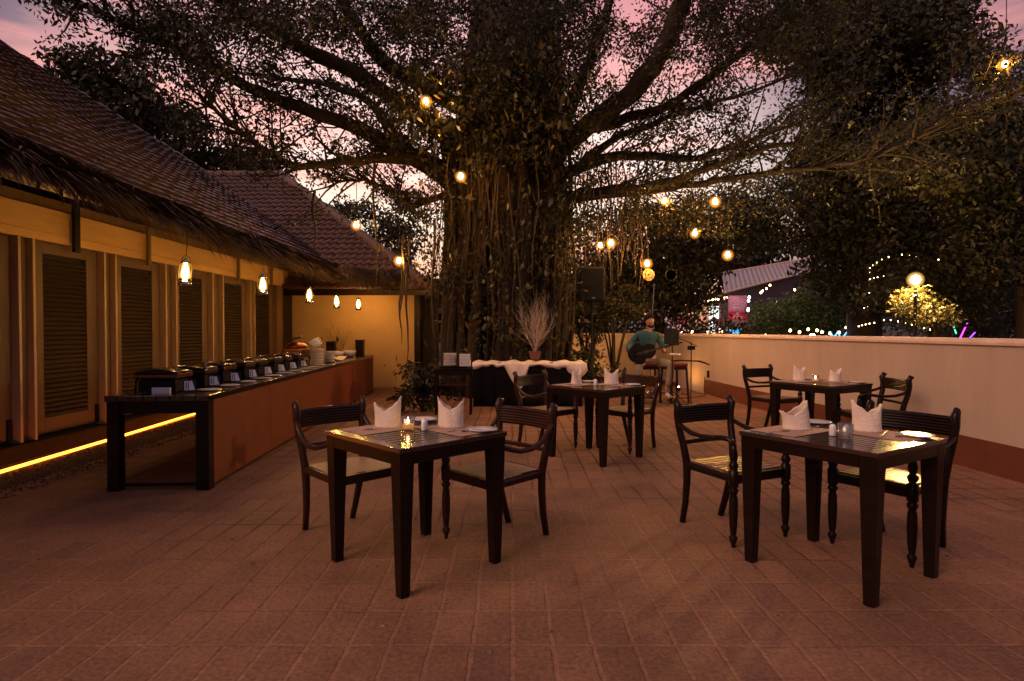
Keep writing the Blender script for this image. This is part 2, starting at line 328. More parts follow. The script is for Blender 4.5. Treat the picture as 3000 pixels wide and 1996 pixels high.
# ---------------- louvred building on the left
bld = thing('colonial_building', 'cream colonial building with louvred shutters and long dark tiled roof edged in thatch', 'building', (0, 0, 0))
FX = -5.15
MB().box(-5.6, FX, 1.2, 13.75, .17, 2.3).box(-5.6, FX + .0, 1.2, 13.75, 2.3, 3.3).build('wall', M_creamwood, bld)
MB().box(-5.6, -4.98, 1.2, 13.75, -.02, .165).build('plinth', mat('dark_plinth', (.022, .012, .008), .8, c2=(.015, .008, .005), bump=.3, spec=.2), bld, bevel=.01)
MB().box(FX + .003, FX + .085, 1.2, 13.75, 2.3, 2.66).box(FX + .003, FX + .11, 1.2, 13.75, 2.385, 2.40).build('beam', mat('cream_beam', (.80, .54, .26), .7, c2=(.66, .42, .19), nscale=3, stretch=(1, .4, 3), bump=.2, bscale=20), bld, bevel=.006)
starts = [2.36, 3.7, 5.03, 6.31, 7.61, 8.97, 10.42, 11.7]
for k, y0 in enumerate(starts):
    w_ = 1.04; y1 = y0 + w_; zb, zt = .2, 2.285; x0, x1 = FX + .004, FX + .05
    fr = MB().box(x0, x1, y0, y0 + .19, zb, zt).box(x0, x1, y1 - .19, y1, zb, zt).box(x0, x1, y0 + .19, y1 - .19, zt - .12, zt).box(x0, x1, y0 + .19, y1 - .19, zb, zb + .17)
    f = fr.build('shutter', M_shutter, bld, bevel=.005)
    lv = MB(); nz_ = 33
    for i in range(nz_):
        z = zb + .2 + i * (zt - .14 - zb - .2) / nz_; M = Matrix.Translation((FX + .034, 0, z)) @ Matrix.Rotation(math.radians(38 + rnd.uniform(-3, 3)), 4, 'Y')
        lv.box(-.03, .03, y0 + .185, y1 - .185, -.005, .005, M)
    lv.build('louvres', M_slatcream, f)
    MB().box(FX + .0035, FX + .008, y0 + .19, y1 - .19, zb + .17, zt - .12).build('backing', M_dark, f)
    MB().box(x1, x1 + .02, y0 + .02, y0 + .07, zb + .01, zb + .22).build('bolt', M_black, f); MB().box(x1, x1 + .02, y1 - .07, y1 - .02, zb + .01, zb + .22).build('bolt', M_black, f); MB().box(x1, x1 + .02, y0 + .03, y0 + .07, 1.1, 1.3).build('latch', M_black, f)
    if k < len(starts) - 1:
        g0, g1 = y1 + .01, starts[k + 1] - .01
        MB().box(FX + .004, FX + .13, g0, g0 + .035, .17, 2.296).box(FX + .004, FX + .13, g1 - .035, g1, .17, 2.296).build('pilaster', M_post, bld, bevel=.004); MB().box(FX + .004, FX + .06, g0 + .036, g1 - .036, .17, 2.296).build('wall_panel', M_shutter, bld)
MB().box(FX + .004, FX + .12, 12.78, 13.1, .17, 2.296).build('pilaster', M_creamwood, bld, bevel=.005)
MB().box(FX + .004, FX + .10, 13.12, 13.72, .17, 2.296).build('door_frame', M_wood, bld, bevel=.005)
for y, zt, dk in ((6.82, 2.62, 1), (8.2, 2.62, 0), (10.9, 2.62, 0), (12.4, 2.62, 0)):
    MB().box(FX + .13, FX + .17, y, y + (.09 if dk else .06), 2.22, zt + .2).build('rafter_strap', M_black if dk else M_creamwood, bld, bevel=.004)
# roof planes
RX, RZ, SL = -3.55, 2.27, .75
sv = Vector((-1, 0, SL)).normalized()
def top_t(y):
    x = 9.09 - (y - 10.6) * .491 if y > 3 else 12.82
    return (x + RX) * math.sqrt(1 + SL * SL)
rf_ = MB()
S_all = top_t(3)
def ext(t):
    xx = (t + .35) / math.sqrt(1 + SL * SL) - RX
    y_max = min(14.1, 10.6 + (9.09 - xx) / .491)
    return (2.0, max(y_max, 2.01))
tile_roof(rf_, (RX - .28, 0, RZ + .21), (0, 1, 0), sv, ext, S_all - .35, .23, .21, lip=.05, wave=.014, seed=5)
rf_.build('roof_tiles', M_tile2, bld)
pA, pB = Vector((-9.09, 10.6, 6.32)), Vector((-7.37, 14.1, 5.03)); dAB = (pB - pA); pS = pA - dAB * (7.6 / 3.5)
nb = MB(); e0, e1 = Vector((RX - .28, 2, RZ + .21)), Vector((RX - .28, 14.1, RZ + .21)); dn = Vector((0, 0, -.06))
nb.add([e0 + dn, e1 + dn, pB + dn, pS + dn], [(0, 1, 2, 3)])
nb.add([pS, pB, Vector((-11, 14.1, 3)), Vector((-16, 3, 3))], [(0, 1, 2, 3)])
nb.build('roof_deck', M_dark, bld)
MB().add([(FX, 14.08, 2.3), (FX, 14.08, 3.2), pB + Vector((0, -.02, -.06)), (-11, 14.08, 2.9), (-11, 14.08, 0), (FX, 14.08, 0)], [(0, 1, 2, 3, 4, 5)]).build('gable_wall', M_cream, bld)
rd = MB(); ridge_row(rd, pS, pB + Vector((0, .1, .05)), .1); rd.build('ridge_tiles', M_tile2, bld)
br = MB(); br.tube([pB + Vector((0, .05, 0)), e1 + Vector((.05, .05, .05))], .07, n=6, sq=True); br.build('barge_board', M_dark, bld)
# thatch fringe: dry palm blades laid over the lower slope and drooping off the eave
def thatch(path_fn, n, seed, depth_up=.75):
    r = np.random.default_rng(seed); V = np.zeros((n, 4, 3))
    for i in range(n):
        u = r.random(); p, outw = path_fn(u)
        up = .10 + r.random() ** 1.2 * depth_up; L_ = min(r.uniform(.22, .55), (up + .12) * 1.25)
        base = p - outw * up + Vector((0, 0, .06 + up * SL + r.uniform(-.01, .10)))
        al = Vector((outw.y, -outw.x, 0)) * (-1)
        d = outw * r.uniform(.3, .8) + al * r.normal(.75, .6) + Vector((0, 0, r.uniform(-.7, -.2)))
        if r.random() < .06: d.z *= 1.8
        d.normalize(); tip = base + d * L_
        tip.z = max(tip.z, p.z - (.21 + r.uniform(-.06, .05) if r.random() > .05 else .34))
        wv = d.cross(Vector((0, 0, 1))).normalized() * r.uniform(.003, .011); mid = base.lerp(tip, .55) + Vector((0, 0, .03))
        V[i] = [base, mid - wv, tip, mid + wv]
    return V
def main_eave(u):
    y = 2.6 + u * 10.3; return Vector((RX + .05 + .04 * sin(y * 3), y, RZ + .03 * sin(y * 2.1) + (.1 if y < 5.6 else .1 - .09 * min(1, (y - 5.6) / .8)))), Vector((1, 0, 0))
def turn_eave(u):
    a = Vector((RX + .05, 12.4, RZ)); b = Vector((-2.55, 13.15, RZ - .06)); p = a.lerp(b, u); p.z += .03 * sin(u * 9)
    return p, Vector((.55, -.83, 0))
tv = np.concatenate([thatch(main_eave, 24000, 2, .42), thatch(turn_eave, 5000, 4, .35)])
to = fast_mesh('thatch_fringe', tv, 4, M_thatch, bld); tag(to, kind='stuff')

# ---------------- tiled wing
wing = thing('tiled_wing', 'low cream wing with a red clay hipped roof behind the lanterns', 'building')
wy = 13.78
MB().box(FX, -2.16, wy, wy + .3, 0, 2.5).box(-9.5, FX, wy + .35, wy + .6, 0, 2.5).build('wall', M_cream, wing)
MB().box(-2.155, -1.72, wy + .05, wy + .25, 0, 2.5).build('doorway', M_dark, wing)
MB().box(-2.25, -2.1, wy - .06, wy - .003, 0, 2.42).build('door_post', M_wood, wing, bevel=.005)
W0 = Vector((-9.5, 13.2, 2.24)); wsl = .85; wsv = Vector((0, 1, wsl)).normalized(); hyp = math.sqrt(1 + wsl * wsl)
Sw = (17.45 - 13.2) * hyp
def wext(t):
    f_ = t / Sw; return (0.2 * f_, (-1.75 + 9.5) * (1 - f_) + (-6.74 + 9.5) * f_)
wr = tile_roof(MB(), W0, (1, 0, 0), wsv, wext, Sw, .19, .225, lip=.04, wave=.045, seed=9, half=0)
wr.build('roof_tiles', M_tile, wing)
RA, RB, RC = Vector((-9.3, 17.45, 5.85)), Vector((-6.74, 17.45, 5.85)), Vector((-1.75, 13.2, 2.24))
MB().add([W0 + dn, RC + dn, RB + dn, RA + dn, Vector((-1.75, 21, 2.2)), Vector((-9.5, 21.5, 2.2))], [(0, 1, 2, 3), (1, 4, 2), (2, 4, 5, 3)]).build('roof_deck', M_dark, wing)
rd = MB(); ridge_row(rd, RA, RB, .12, .36, 4); ridge_row(rd, RB, RC, .12, .36, 5); rd.build('ridge_tiles', M_tile, wing)
MB().box(-9.5, -1.75, 13.2, 13.26, 2.1, 2.22).build('eave_board', M_wood, wing)

# ---------------- LED rope and gravel
def led(px, py): return P(px, py, H * F / (py - 968) if False else 0)
tag(MB().tube([(-4.62, 3.0, .03), (-4.69, 5.4, .03), (-4.80, 7.4, .03), (-4.93, 9.25, .03)], .015, n=8).build('led_rope', M_led), 'glowing amber light rope running along the gravel at the foot of the shutters', 'light rope')
ng = 9000; xs = -4.72 + .75 * rng.random(ng) ** 1.8; ys = rng.uniform(2.5, 11, ng); xs += (ys - 5) * -.03
base = np.array([[1, 0, 0], [-1, 0, 0], [0, 1, 0], [0, -1, 0], [0, 0, 1]]); faces = [(0, 2, 4), (2, 1, 4), (1, 3, 4), (3, 0, 4)]
G = np.zeros((ng * 4, 3, 3)); s_ = rng.uniform(.005, .014, (ng, 1, 3)); a_ = rng.uniform(0, PI, ng)
Bv = base[None] * s_; ca, sa = np.cos(a_)[:, None], np.sin(a_)[:, None]
Bx = Bv[:, :, 0] * ca - Bv[:, :, 1] * sa; By = Bv[:, :, 0] * sa + Bv[:, :, 1] * ca
Bv = np.stack([Bx + xs[:, None], By + ys[:, None], Bv[:, :, 2] + .004], -1)
for i, f in enumerate(faces): G[i::4] = Bv[:, f]
tag(fast_mesh('gravel', G, 3, M_gravel), kind='stuff')

# ------------------------------------------------------------------ lanterns
def make_lantern():
    t = thing('hanging_lantern', 'x', 'lantern')
    MB().lathe([(.052, -.165), (.075, -.16), (.075, -.125), (.05, -.11), (.03, -.095)], 20).build('base', M_steel, t, True)
    MB().lathe([(.03, -.09), (.062, -.07), (.06, -.02), (.046, .06), (.036, .1)], 20).build('glass', amber('lantern_glass_glow', (1, .42, .05), 1.3, 1.2), t, True)  # lantern glass with the flame's glow painted in as emission
    MB().lathe([(.036, .1), (.055, .105), (.04, .13), (.02, .14), (.012, .165)], 16).build('cap', M_steel, t, True)
    MB().lathe([(.001, -.082), (.034, -.06), (.036, -.02), (.026, .045), (.012, .08), (.001, .09)], 14).build('flame', M_lantern, t, True)
    c = MB()
    for k in range(4):
        a = k * PI / 2 + .4; c.tube([(.07 * cos(a), .07 * sin(a), -.13), (.072 * cos(a), .072 * sin(a), 0), (.04 * cos(a), .04 * sin(a), .12)], .003, n=5)
    c.tube([(-.07, 0, -.12), (-.08, 0, .05), (-.04, 0, .17), (0, 0, .2), (.04, 0, .17), (.08, 0, .05), (.07, 0, -.12)], .0035, n=5)
    c.tube([(0, 0, .2), (.005, 0, .3), (0, 0, .42)], .004, n=5); c.build('cage', M_black, t)
    return t
lan = make_lantern(); lan.scale = (.86, .86, .86); lan_lab = ['largest lantern, hanging from the thatch nearest the camera', 'second lantern from the left, over the chafing dishes', 'middle lantern of the five under the thatch', 'fourth lantern along, in front of the cream wing wall', 'farthest lantern, at the end of the thatched eave']
LX = 3.35
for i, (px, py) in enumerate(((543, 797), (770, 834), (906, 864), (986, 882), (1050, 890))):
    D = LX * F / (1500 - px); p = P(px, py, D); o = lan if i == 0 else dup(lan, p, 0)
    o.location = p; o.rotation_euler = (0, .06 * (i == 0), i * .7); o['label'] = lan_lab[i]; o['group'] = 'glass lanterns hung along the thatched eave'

# ------------------------------------------------------------------ parapet wall
pts = [(4.62, 1.5), (4.50, 4.2), (4.45, 5.2), (4.34, 7.2), (4.22, 9.4), (4.12, 11), (4.05, 12.5), (3.9, 14), (3.6, 15.1), (3.0, 15.6), (1.9, 15.8), (.2, 15.9)]
def offs(off):
    r = []
    for i, p in enumerate(pts):
        a = Vector(pts[max(i - 1, 0)]); b = Vector(pts[min(i + 1, len(pts) - 1)]); t = (b - a).normalized(); n = Vector((t.y, -t.x))
        r.append((p[0] + n.x * off, p[1] + n.y * off))
    return r
def ribbon(o0, o1, z0, z1, i0=0, i1=None, rnd_=0):
    A, B = offs(o0)[i0:i1], offs(o1)[i0:i1]; m = len(A); mb = MB(); vs = []
    for a, b in zip(A, B):
        vs += [(a[0], a[1], z0), (a[0], a[1], z1 - rnd_), ((a[0] * .85 + b[0] * .15), (a[1] * .85 + b[1] * .15), z1), (b[0], b[1], z1), (b[0], b[1], z0)]
    fs = [(i * 5 + k, i * 5 + (k + 1) % 5, (i + 1) * 5 + (k + 1) % 5, (i + 1) * 5 + k) for i in range(m - 1) for k in range(5)]
    fs += [(0, 1, 2, 3, 4), tuple((m - 1) * 5 + k for k in (4, 3, 2, 1, 0))]
    return mb.add(vs, fs)
par = thing('parapet_wall', 'long pinkish cream boundary wall with rounded coping and red skirting', 'wall')
ribbon(0, .26, -.02, 1.19).build('wall', M_parapet, par)
ribbon(-.02, .28, 1.19, 1.25, rnd_=.035).build('coping', M_coping, par)
ribbon(-.018, -.001, 0, .3, 0, 7).build('skirting', M_skirt, par)
ribbon(-.018, -.001, 0, .1, 7, None).build('skirting', M_skirt, par)
tag(MB().box(-.045, .045, -.03, 0, -.07, .07).box(-.02, .02, -.05, -.03, -.02, .03).build('wall_socket', M_black, bevel=.01), 'small black outdoor socket box on the wall beside the musician', 'socket')
so_ = bpy.data.objects['wall_socket']; so_.location = (4.03, 12.3, .42); so_.rotation_euler = (0, 0, PI / 2 + .05)
tag(MB().tube([(3.98, 12.3, .36), (3.93, 12.2, .1), (3.85, 11.9, .02), (3.5, 11.6, .012), (3.1, 11.5, .012), (2.9, 11.2, .012)], .008, n=6).build('power_cable', M_black), 'thin black cable trailing from the wall socket across the floor', 'cable')

# ------------------------------------------------------------------ buffet counter
ct = thing('buffet_counter', 'long low buffet counter with red brown panels and a dark open end', 'counter', (-2.52, 4.93, 0), math.atan(.06))
CL = 8.0
MB().box(-.02, -.003, .1, 1.5, .03, .74).build('front_panel', M_panel, ct, bevel=.002)
MB().box(-.02, -.003, 1.505, 5.75, .03, .74).build('front_panel', M_panel, ct, bevel=.002)
MB().box(-.02, -.003, 5.82, CL - .1, .03, .74).build('front_panel', M_panel, ct, bevel=.002)
for x in (-.81, -.10):
    for y in (0, 2.6, 5.75, CL - .1): MB().box(x, x + .095, y, y + .095, 0, .742).build('post', M_wood, ct, bevel=.004)
tp = MB()
for k in range(8): tp.box(-.82 + k * .104, -.82 + k * .104 + .098, -.01, CL, .742, .79)
tp.build('counter_top', M_slat, ct, bevel=.003)
MB().box(-.715, -.10, .02, .06, .64, .742).box(-.79, -.74, .1, CL - .1, .62, .74).box(-.715, -.10, .035, .055, .03, .06).box(-.715, -.1, CL - .07, CL - .04, .1, .74).build('rail', M_wood, ct)
MB().box(-.0025, .006, 0, .1, 0, .788).build('corner_trim', M_wood, ct)
MCt = Matrix.Translation((-2.52, 4.93, 0)) @ Matrix.Rotation(math.atan(.06), 4, 'Z')
def on_ct(x, y, z=.791): return MCt @ Vector((x, y, z))
# plates
def plate_mb(R): return MB().lathe([(0, 0), (R * .6, 0), (R * .62, .004), (R, .012), (R, .015), (R * .63, .008), (0, .006)], 32)
plate0 = tag(plate_mb(.1).build('side_plate', M_china, smooth=True), 'x', 'plate')
ords = ['first', 'second', 'third', 'fourth', 'fifth', 'sixth', 'seventh', 'eighth', 'ninth', 'tenth']
def cp(o, loc, rz=0, label=None, group=None):
    c = o.copy(); col.objects.link(c); c.location = loc; c.rotation_euler = (0, 0, rz)
    if label: c['label'] = label
    if group: c['group'] = group
    return c
for i in range(10):
    y = .38 + i * .42
    c = plate0 if i == 0 else cp(plate0, (0, 0, 0))
    c.location = on_ct(-.15, y); c['label'] = 'white side plate on the buffet edge, %s from the near end' % ords[i]; c['group'] = 'single plates laid along the buffet edge'
# chafing dishes
M_copper = mat('dull_copper', (.30, .10, .04), .32, 1, c2=(.2, .07, .03), nscale=10)
def make_chafer():
    t = thing('chafing_dish', 'x', 'chafing dish')
    MB().box(-.2, .2, -.16, .16, .16, .235).build('pan', M_blackg, t, bevel=.02)
    MB().box(-.2, .2, -.162, -.158, .185, .215).box(-.2, .2, .158, .162, .185, .215).box(.198, .203, -.15, .15, .18, .22).build('band', M_copper, t)
    b = MB()
    for sx in (-1, 1):
        for sy in (-1, 1): b.tube([(sx * .18, sy * .14, .17), (sx * .19, sy * .15, 0)], .01, n=6)
    b.box(-.17, .17, -.13, .13, .012, .15); b.build('stand', M_black, t, bevel=.01)
    MB().grid(lambda u, v: (-.2 + .4 * u, -.16 + .32 * v, .236 + .05 * (sin(PI * u) ** .45) * (sin(PI * v) ** .45)), 16, 12).build('lid', M_blackg, t, True, solid=.004)
    MB().tube([(.14, -.08, .272), (.17, -.07, .305), (.17, .07, .305), (.14, .08, .272)], .008, n=8).build('handle', M_steel, t, True)
    return t
ch = make_chafer(); ch.scale = (.88, .95, .74); chl = ['black chafing dish nearest the open end of the buffet', 'second black chafing dish along the buffet', 'third chafing dish, black with a copper band', 'fourth chafing dish along the buffet', 'fifth chafing dish along the buffet', 'sixth chafing dish along the buffet', 'seventh chafing dish, half hidden by the others', 'last chafing dish before the plate stacks']
for i in range(8):
    y = .3 + i * .49; o = ch if i == 0 else dup(ch, (0, 0, 0), 0)
    o.location = on_ct(-.5 + .02 * (i % 2), y); o.rotation_euler = (0, 0, math.atan(.06) + rnd.uniform(-.05, .05)); o['label'] = chl[i]; o['group'] = 'chafing dishes in a row on the buffet'
M_card = mat('white_card', (.75, .74, .82), .5, c2=(.7, .69, .76), nscale=4)
def make_card():
    t = thing('dish_sign', 'x', 'menu sign')
    M = Matrix.Rotation(-.25, 4, 'Y')
    MB().box(-.004, .002, -.05, .05, 0, .11, M).build('holder', M_blackg, t)
    cm = MB(); cm.add([M @ Vector(q) for q in [(.004, -.04, .02), (.004, .04, .02), (.004, .02, .10), (.004, -.04, .10)]], [(0, 1, 2, 3)])
    cm.build('card', M_card, t, solid=.001)
    MB().box(.0048, .0052, -.03, -.022, .03, .09, M).box(.0048, .0052, -.012, -.006, .025, .095, M).build('print', M_black, t)
    return t
cd = make_card()
for i in range(8):
    y = .22 + i * .49; o = cd if i == 0 else dup(cd, (0, 0, 0), 0)
    o.location = on_ct(-.245, y, .792); o.rotation_euler = (0, 0, math.atan(.06) - 1.1); o['label'] = 'small white dish card in front of the %s chafing dish' % ords[i]; o['group'] = 'dish cards along the buffet'
tag(MB().box(-.075, .075, -.012, .012, 0, .055).box(-.05, .07, -.0135, -.0125, .008, .05).build('table_sign', M_card, bevel=.002), 'pale flat sign block at the near left corner of the buffet', 'sign').location = on_ct(-.42, .1)
def stack(name, label, loc, n, R, h=.012, cat='plate stack', square=False, dome=False):
    t = thing(name, label, cat, loc)
    for k in range(n):
        mb = MB()
        if square: mb.box(-R, R, -R, R, k * h, k * h + h * .8)
        else: mb.lathe([(0, k * h), (R * .6, k * h), (R * (.98 + .02 * (k % 3)), k * h + h * .75), (R, k * h + h * .9), (R * .6, k * h + h * .5)], 24)
        mb.build('plate', M_china, t, not square)
    return t
stack('plate_stack', 'tall stack of white dinner plates at the end of the chafing dishes', on_ct(-.25, 4.35), 16, .115, .016)
stack('plate_stack', 'shorter stack of white plates just behind the tall plate stack', on_ct(-.22, 5.0), 12, .10, .016)
dm = thing('bowl_stack', 'leaning white bowls piled on the tall plate stack', 'bowls', on_ct(-.25, 4.35, .791 + .262))
for k in range(3): MB().lathe([(.03, 0), (.08, .02), (.1, .05), (.097, .05), (.075, .022), (0, .006)], 20, M=Matrix.Translation((.0 - .02 * k, .02 * k, .02 + k * .028)) @ Matrix.Rotation(-.25 - .12 * k, 4, 'Y')).build('bowl', M_china, dm, True)
co = thing('copper_chafer', 'copper roll top food warmer standing behind the plate stacks', 'food warmer', on_ct(-.6, 4.5), math.atan(.06))
MB().box(-.17, .17, -.24, .24, .12, .25).build('body', M_copper, co, bevel=.02)
MB().lathe([(.16, 0), (.15, .05), (.1, .09), (0, .105)], 20, c=(0, 0, .25), sy=1.4).build('lid', M_copper, co, True)
MB().tube([(.0, -.35, .37), (.03, -.1, .42), (.02, .15, .43), (0, .3, .44)], [.012, .02, .018, .01], n=8).build('ladle', M_black, co, True)
for sx in (-.14, .14):
    for sy in (-.2, .2): MB().box(sx - .012, sx + .012, sy - .012, sy + .012, 0, .13).build('leg', M_black, co)
nap_b = MB().grid(lambda u, v: (-.15 + .3 * u, -.26 + .52 * v, .02 + .03 * sin(3 * u + 2 * v) * sin(5 * v) + .03 * (1 - abs(2 * u - 1))), 12, 16)
tag(nap_b.build('folded_cloth', M_linen, smooth=True, solid=.01), 'crumpled cream cloth lying on the buffet past the plates', 'cloth').location = on_ct(-.3, 5.75)
for i, (x, y, lab) in enumerate(((-.42, 6.5, 'left white serving bowl near the far end of the buffet'), (-.3, 7.0, 'right white serving bowl near the far end of the buffet'))):
    tag(MB().lathe([(.06, 0), (.11, .06), (.13, .13), (.125, .13), (.1, .06), (0, .01)], 24).build('serving_bowl', M_china, smooth=True), lab, 'bowl', 'serving bowls').location = on_ct(x, y)
for i, (x, y, hh, lab) in enumerate(((-.6, 6.75, .32, 'dark square box behind the serving bowls'), (-.2, 7.55, .34, 'tall dark box at the far end of the buffet'))):
    mb = MB().box(-.08, .08, -.08, .08, 0, hh * .9).box(-.085, .085, -.085, .085, hh * .9, hh)
    tag(mb.build('display_box', M_wood, bevel=.006), lab, 'box', 'dark boxes on the buffet').location = on_ct(x, y)
# twig arrangements
def twigs(mb, n, h, spread, seed, r0=.006):
    r = random.Random(seed)
    def grow(p, d, L_, rad, lev):
        q = [p]; k = 4; dd = d.copy()
        for i in range(k):
            dd = (dd + Vector((r.gauss(0, .10), r.gauss(0, .10), r.gauss(.02, .05)))).normalized(); q.append(q[-1] + dd * L_ / k)
        mb.tube(q, [rad * (1 - .18 * i) for i in range(k + 1)], n=4, cap=False)
        if lev < 3:
            for i in range(1, k + 1):
                for _ in range(2 if lev < 2 else 1):
                    nd = (dd + Vector((r.gauss(0, .35), r.gauss(0, .35), r.gauss(.1, .2)))).normalized(); grow(q[i], nd, L_ * r.uniform(.35, .55), rad * .55, lev + 1)
    for i in range(n):
        a = r.uniform(0, 2 * PI); s_ = r.uniform(0, spread); grow(Vector((0, 0, 0)), Vector((cos(a) * s_, sin(a) * s_, 1)).normalized(), h * r.uniform(.55, .8), r0, 1)
    return mb
tw = thing('twig_arrangement', 'loose bare brown twigs standing between the dark boxes on the buffet', 'dried branches', on_ct(-.45, 6.95))
MB().lathe([(.05, 0), (.07, .06), (.05, .12), (.04, .12), (0, .02)], 16).build('vase', M_wood, tw, True)
o = twigs(MB(), 7, .62, .9, 5, .004).build('twigs', mat('brown_twig', (.10, .05, .03), .8, c2=(.15, .08, .04)), tw); o.location = (0, 0, .08)

# ------------------------------------------------------------------ tables and chairs
def make_table(slats_along_x):
    t = thing('dining_table', 'x', 'table'); s, w2 = .375, .36; hz = .75
    top = MB(); bw = .065
    for y in (-w2, w2 - bw): top.box(-s - .004, s + .004, y - (.004 if y < 0 else 0), y + bw + (.004 if y > 0 else 0), hz - .024, hz)
    for x in (-s, s - bw): top.box(x - (.004 if x < 0 else 0), x + bw + (.004 if x > 0 else 0), -w2 + bw + .0015, w2 - bw - .0015, hz - .024, hz)
    top.build('table_frame', M_slat, t, bevel=.003)
    sl = MB(); n = 11
    if slats_along_x:
        d = (2 * w2 - 2 * bw) / n
        for i in range(n): y = -w2 + bw + i * d; sl.box(-s + bw + .001, s - bw - .001, y + .006, y + d - .006, hz - .022, hz - .001)
    else:
        d = (2 * s - 2 * bw) / n
        for i in range(n): x = -s + bw + i * d; sl.box(x + .006, x + d - .006, -w2 + bw + .001, w2 - bw - .001, hz - .022, hz - .001)
    sl.build('slats', M_slat, t, bevel=.002)
    MB().box(-s + .05, s - .05, -w2 + .05, w2 - .05, hz - .045, hz - .034).build('under_board', M_black, t)
    ap = MB(); 
    for y in (-w2 + .004, w2 - .03): ap.box(-s + .09, s - .09, y, y + .026, .665, hz - .025)
    for x in (-s + .004, s - .03): ap.box(x, x + .026, -w2 + .09, w2 - .09, .665, hz - .025)
    ap.build('apron', M_wood, t)
    for sx in (-1, 1):
        for sy in (-1, 1):
            MB().frus((sx * (s - .046), sy * (w2 - .046)), .026, .026, .044, .044, 0, hz - .0245).build('leg', M_wood, t, bevel=.004)
    return t
def make_chair(kind):
    wd = M_wood if kind == 'slat' else M_wood_red
    t = thing('dining_chair', 'x', 'chair')
    for sx in (-1, 1):
        q = [(sx * .175, -.285, 0), (sx * .185, -.245, .15), (sx * .20, -.215, .3), (sx * .21, -.205, .43), (sx * .222, -.225, .55), (sx * .235, -.255, .66), (sx * .243, -.265, .75), (sx * .245, -.255, .81), (sx * .246, -.275, .845), (sx * .246, -.30, .835)]
        MB().tube(q, [.018, .02, .022, .024, .022, .021, .022, .024, .02, .012], n=8, flat=1.2, up=(1, 0, 0), sq=True).build('rear_leg', wd, t, True)
    prof = [(.012, 0), (.013, .02), (.024, .045), (.027, .06), (.015, .075), (.019, .09), (.024, .14), (.027, .22), (.025, .30), (.019, .325), (.028, .34), (.029, .355), (.02, .365), (.03, .375), (.031, .465), (.02, .475), (.028, .495), (.029, .51), (.018, .525), (.022, .54), (.026, .565), (.018, .6), (.016, .64)]
    for sx in (-1, 1): MB().lathe(prof, 14, c=(sx * .225, .225, 0)).build('front_leg', wd, t, True)
    fr = MB().box(-.2, .2, .205, .24, .39, .445).box(-.19, .19, -.215, -.185, .39, .445)
    fr.tube([(-.205, -.2, .418), (-.222, .21, .418)], .024, n=8, flat=.8, up=(0, 0, 1), sq=True).tube([(.205, -.2, .418), (.222, .21, .418)], .024, n=8, flat=.8, up=(0, 0, 1), sq=True)
    fr.build('seat_rail', wd, t)
    if kind == 'cane':
        MB().grid(lambda u, v: ((-.2 + .4 * u) * (1 + .06 * v), -.19 + .4 * v, .447 - .006 * sin(PI * u) * sin(PI * v)), 8, 8).build('cane_seat', M_cane, t, True)
    else:
        sm = MB()
        for i in range(8): y = -.185 + i * .05; sm.box(-.2, .2, y, y + .039, .436, .452)
        sm.build('slat_seat', M_seatslat, t, bevel=.002)
    # reeded crest
    def crest(u, v):
        x = -.235 + .47 * u; y0 = -.262 - .03 * sin(PI * u); z = .695 + .108 * v; return (x, y0 + .010 * abs(sin(v * PI * 6)) ** .7 + .006, z)
    def crestb(u, v):
        x = -.235 + .47 * u; y0 = -.262 - .03 * sin(PI * u); z = .695 + .108 * v; return (x, y0 - .006 - .010 * abs(sin(v * PI * 6)) ** .7, z)
    mb = MB().grid(crest, 10, 36).grid(crestb, 10, 36)
    mb.tube([(-.235 + .047 * i, -.262 - .03 * sin(PI * i / 10), .803) for i in range(11)], .0075, n=6, cap=True).tube([(-.235 + .047 * i, -.262 - .03 * sin(PI * i / 10), .695) for i in range(11)], .0075, n=6)
    mb.build('crest_rail', wd, t, True)
    MB().tube([(-.22 + .044 * i, -.232 - .02 * sin(PI * i / 10), .565) for i in range(11)], .016, n=8, flat=.55, up=(0, 0, 1)).build('lower_rail', wd, t, True)
    for sx in (-1, 1):
        if kind == 'slat': q = [(.24, -.255, .70), (.246, -.2, .672), (.25, -.12, .65), (.252, -.02, .645), (.25, .08, .652), (.245, .15, .663), (.238, .2, .66), (.23, .227, .64), (.225, .232, .615)]
        else: q = [(.244, -.26, .745), (.25, -.22, .69), (.256, -.15, .63), (.26, -.06, .60), (.258, .04, .60), (.25, .13, .625), (.238, .2, .65), (.23, .228, .645), (.225, .232, .61)]
        MB().tube([(sx * a, b, c) for a, b, c in q], [.017, .018, .019, .019, .02, .022, .021, .018, .012], n=8, flat=.8, up=(1, 0, 0)).build('armrest', wd, t, True)
    return t
def weave_mat():
    m = mat('woven_cane', (.42, .30, .2), .6, c2=(.3, .2, .13), nscale=20); nt = m.node_tree; N = nt.nodes; L = nt.links
    v = N.new('ShaderNodeTexVoronoi'); v.inputs['Scale'].default_value = 75; tc = N.new('ShaderNodeTexCoord'); L.new(tc.outputs['Object'], v.inputs['Vector'])
    r = N.new('ShaderNodeValToRGB'); r.color_ramp.elements[0].position = .18; r.color_ramp.elements[0].color = (.05, .03, .02, 1); r.color_ramp.elements[1].position = .4; r.color_ramp.elements[1].color = (.30, .20, .13, 1)
    L.new(v.outputs['Distance'], r.inputs[0]); L.new(r.outputs[0], N['Principled BSDF'].inputs['Base Color']); return m
M_cane = weave_mat()
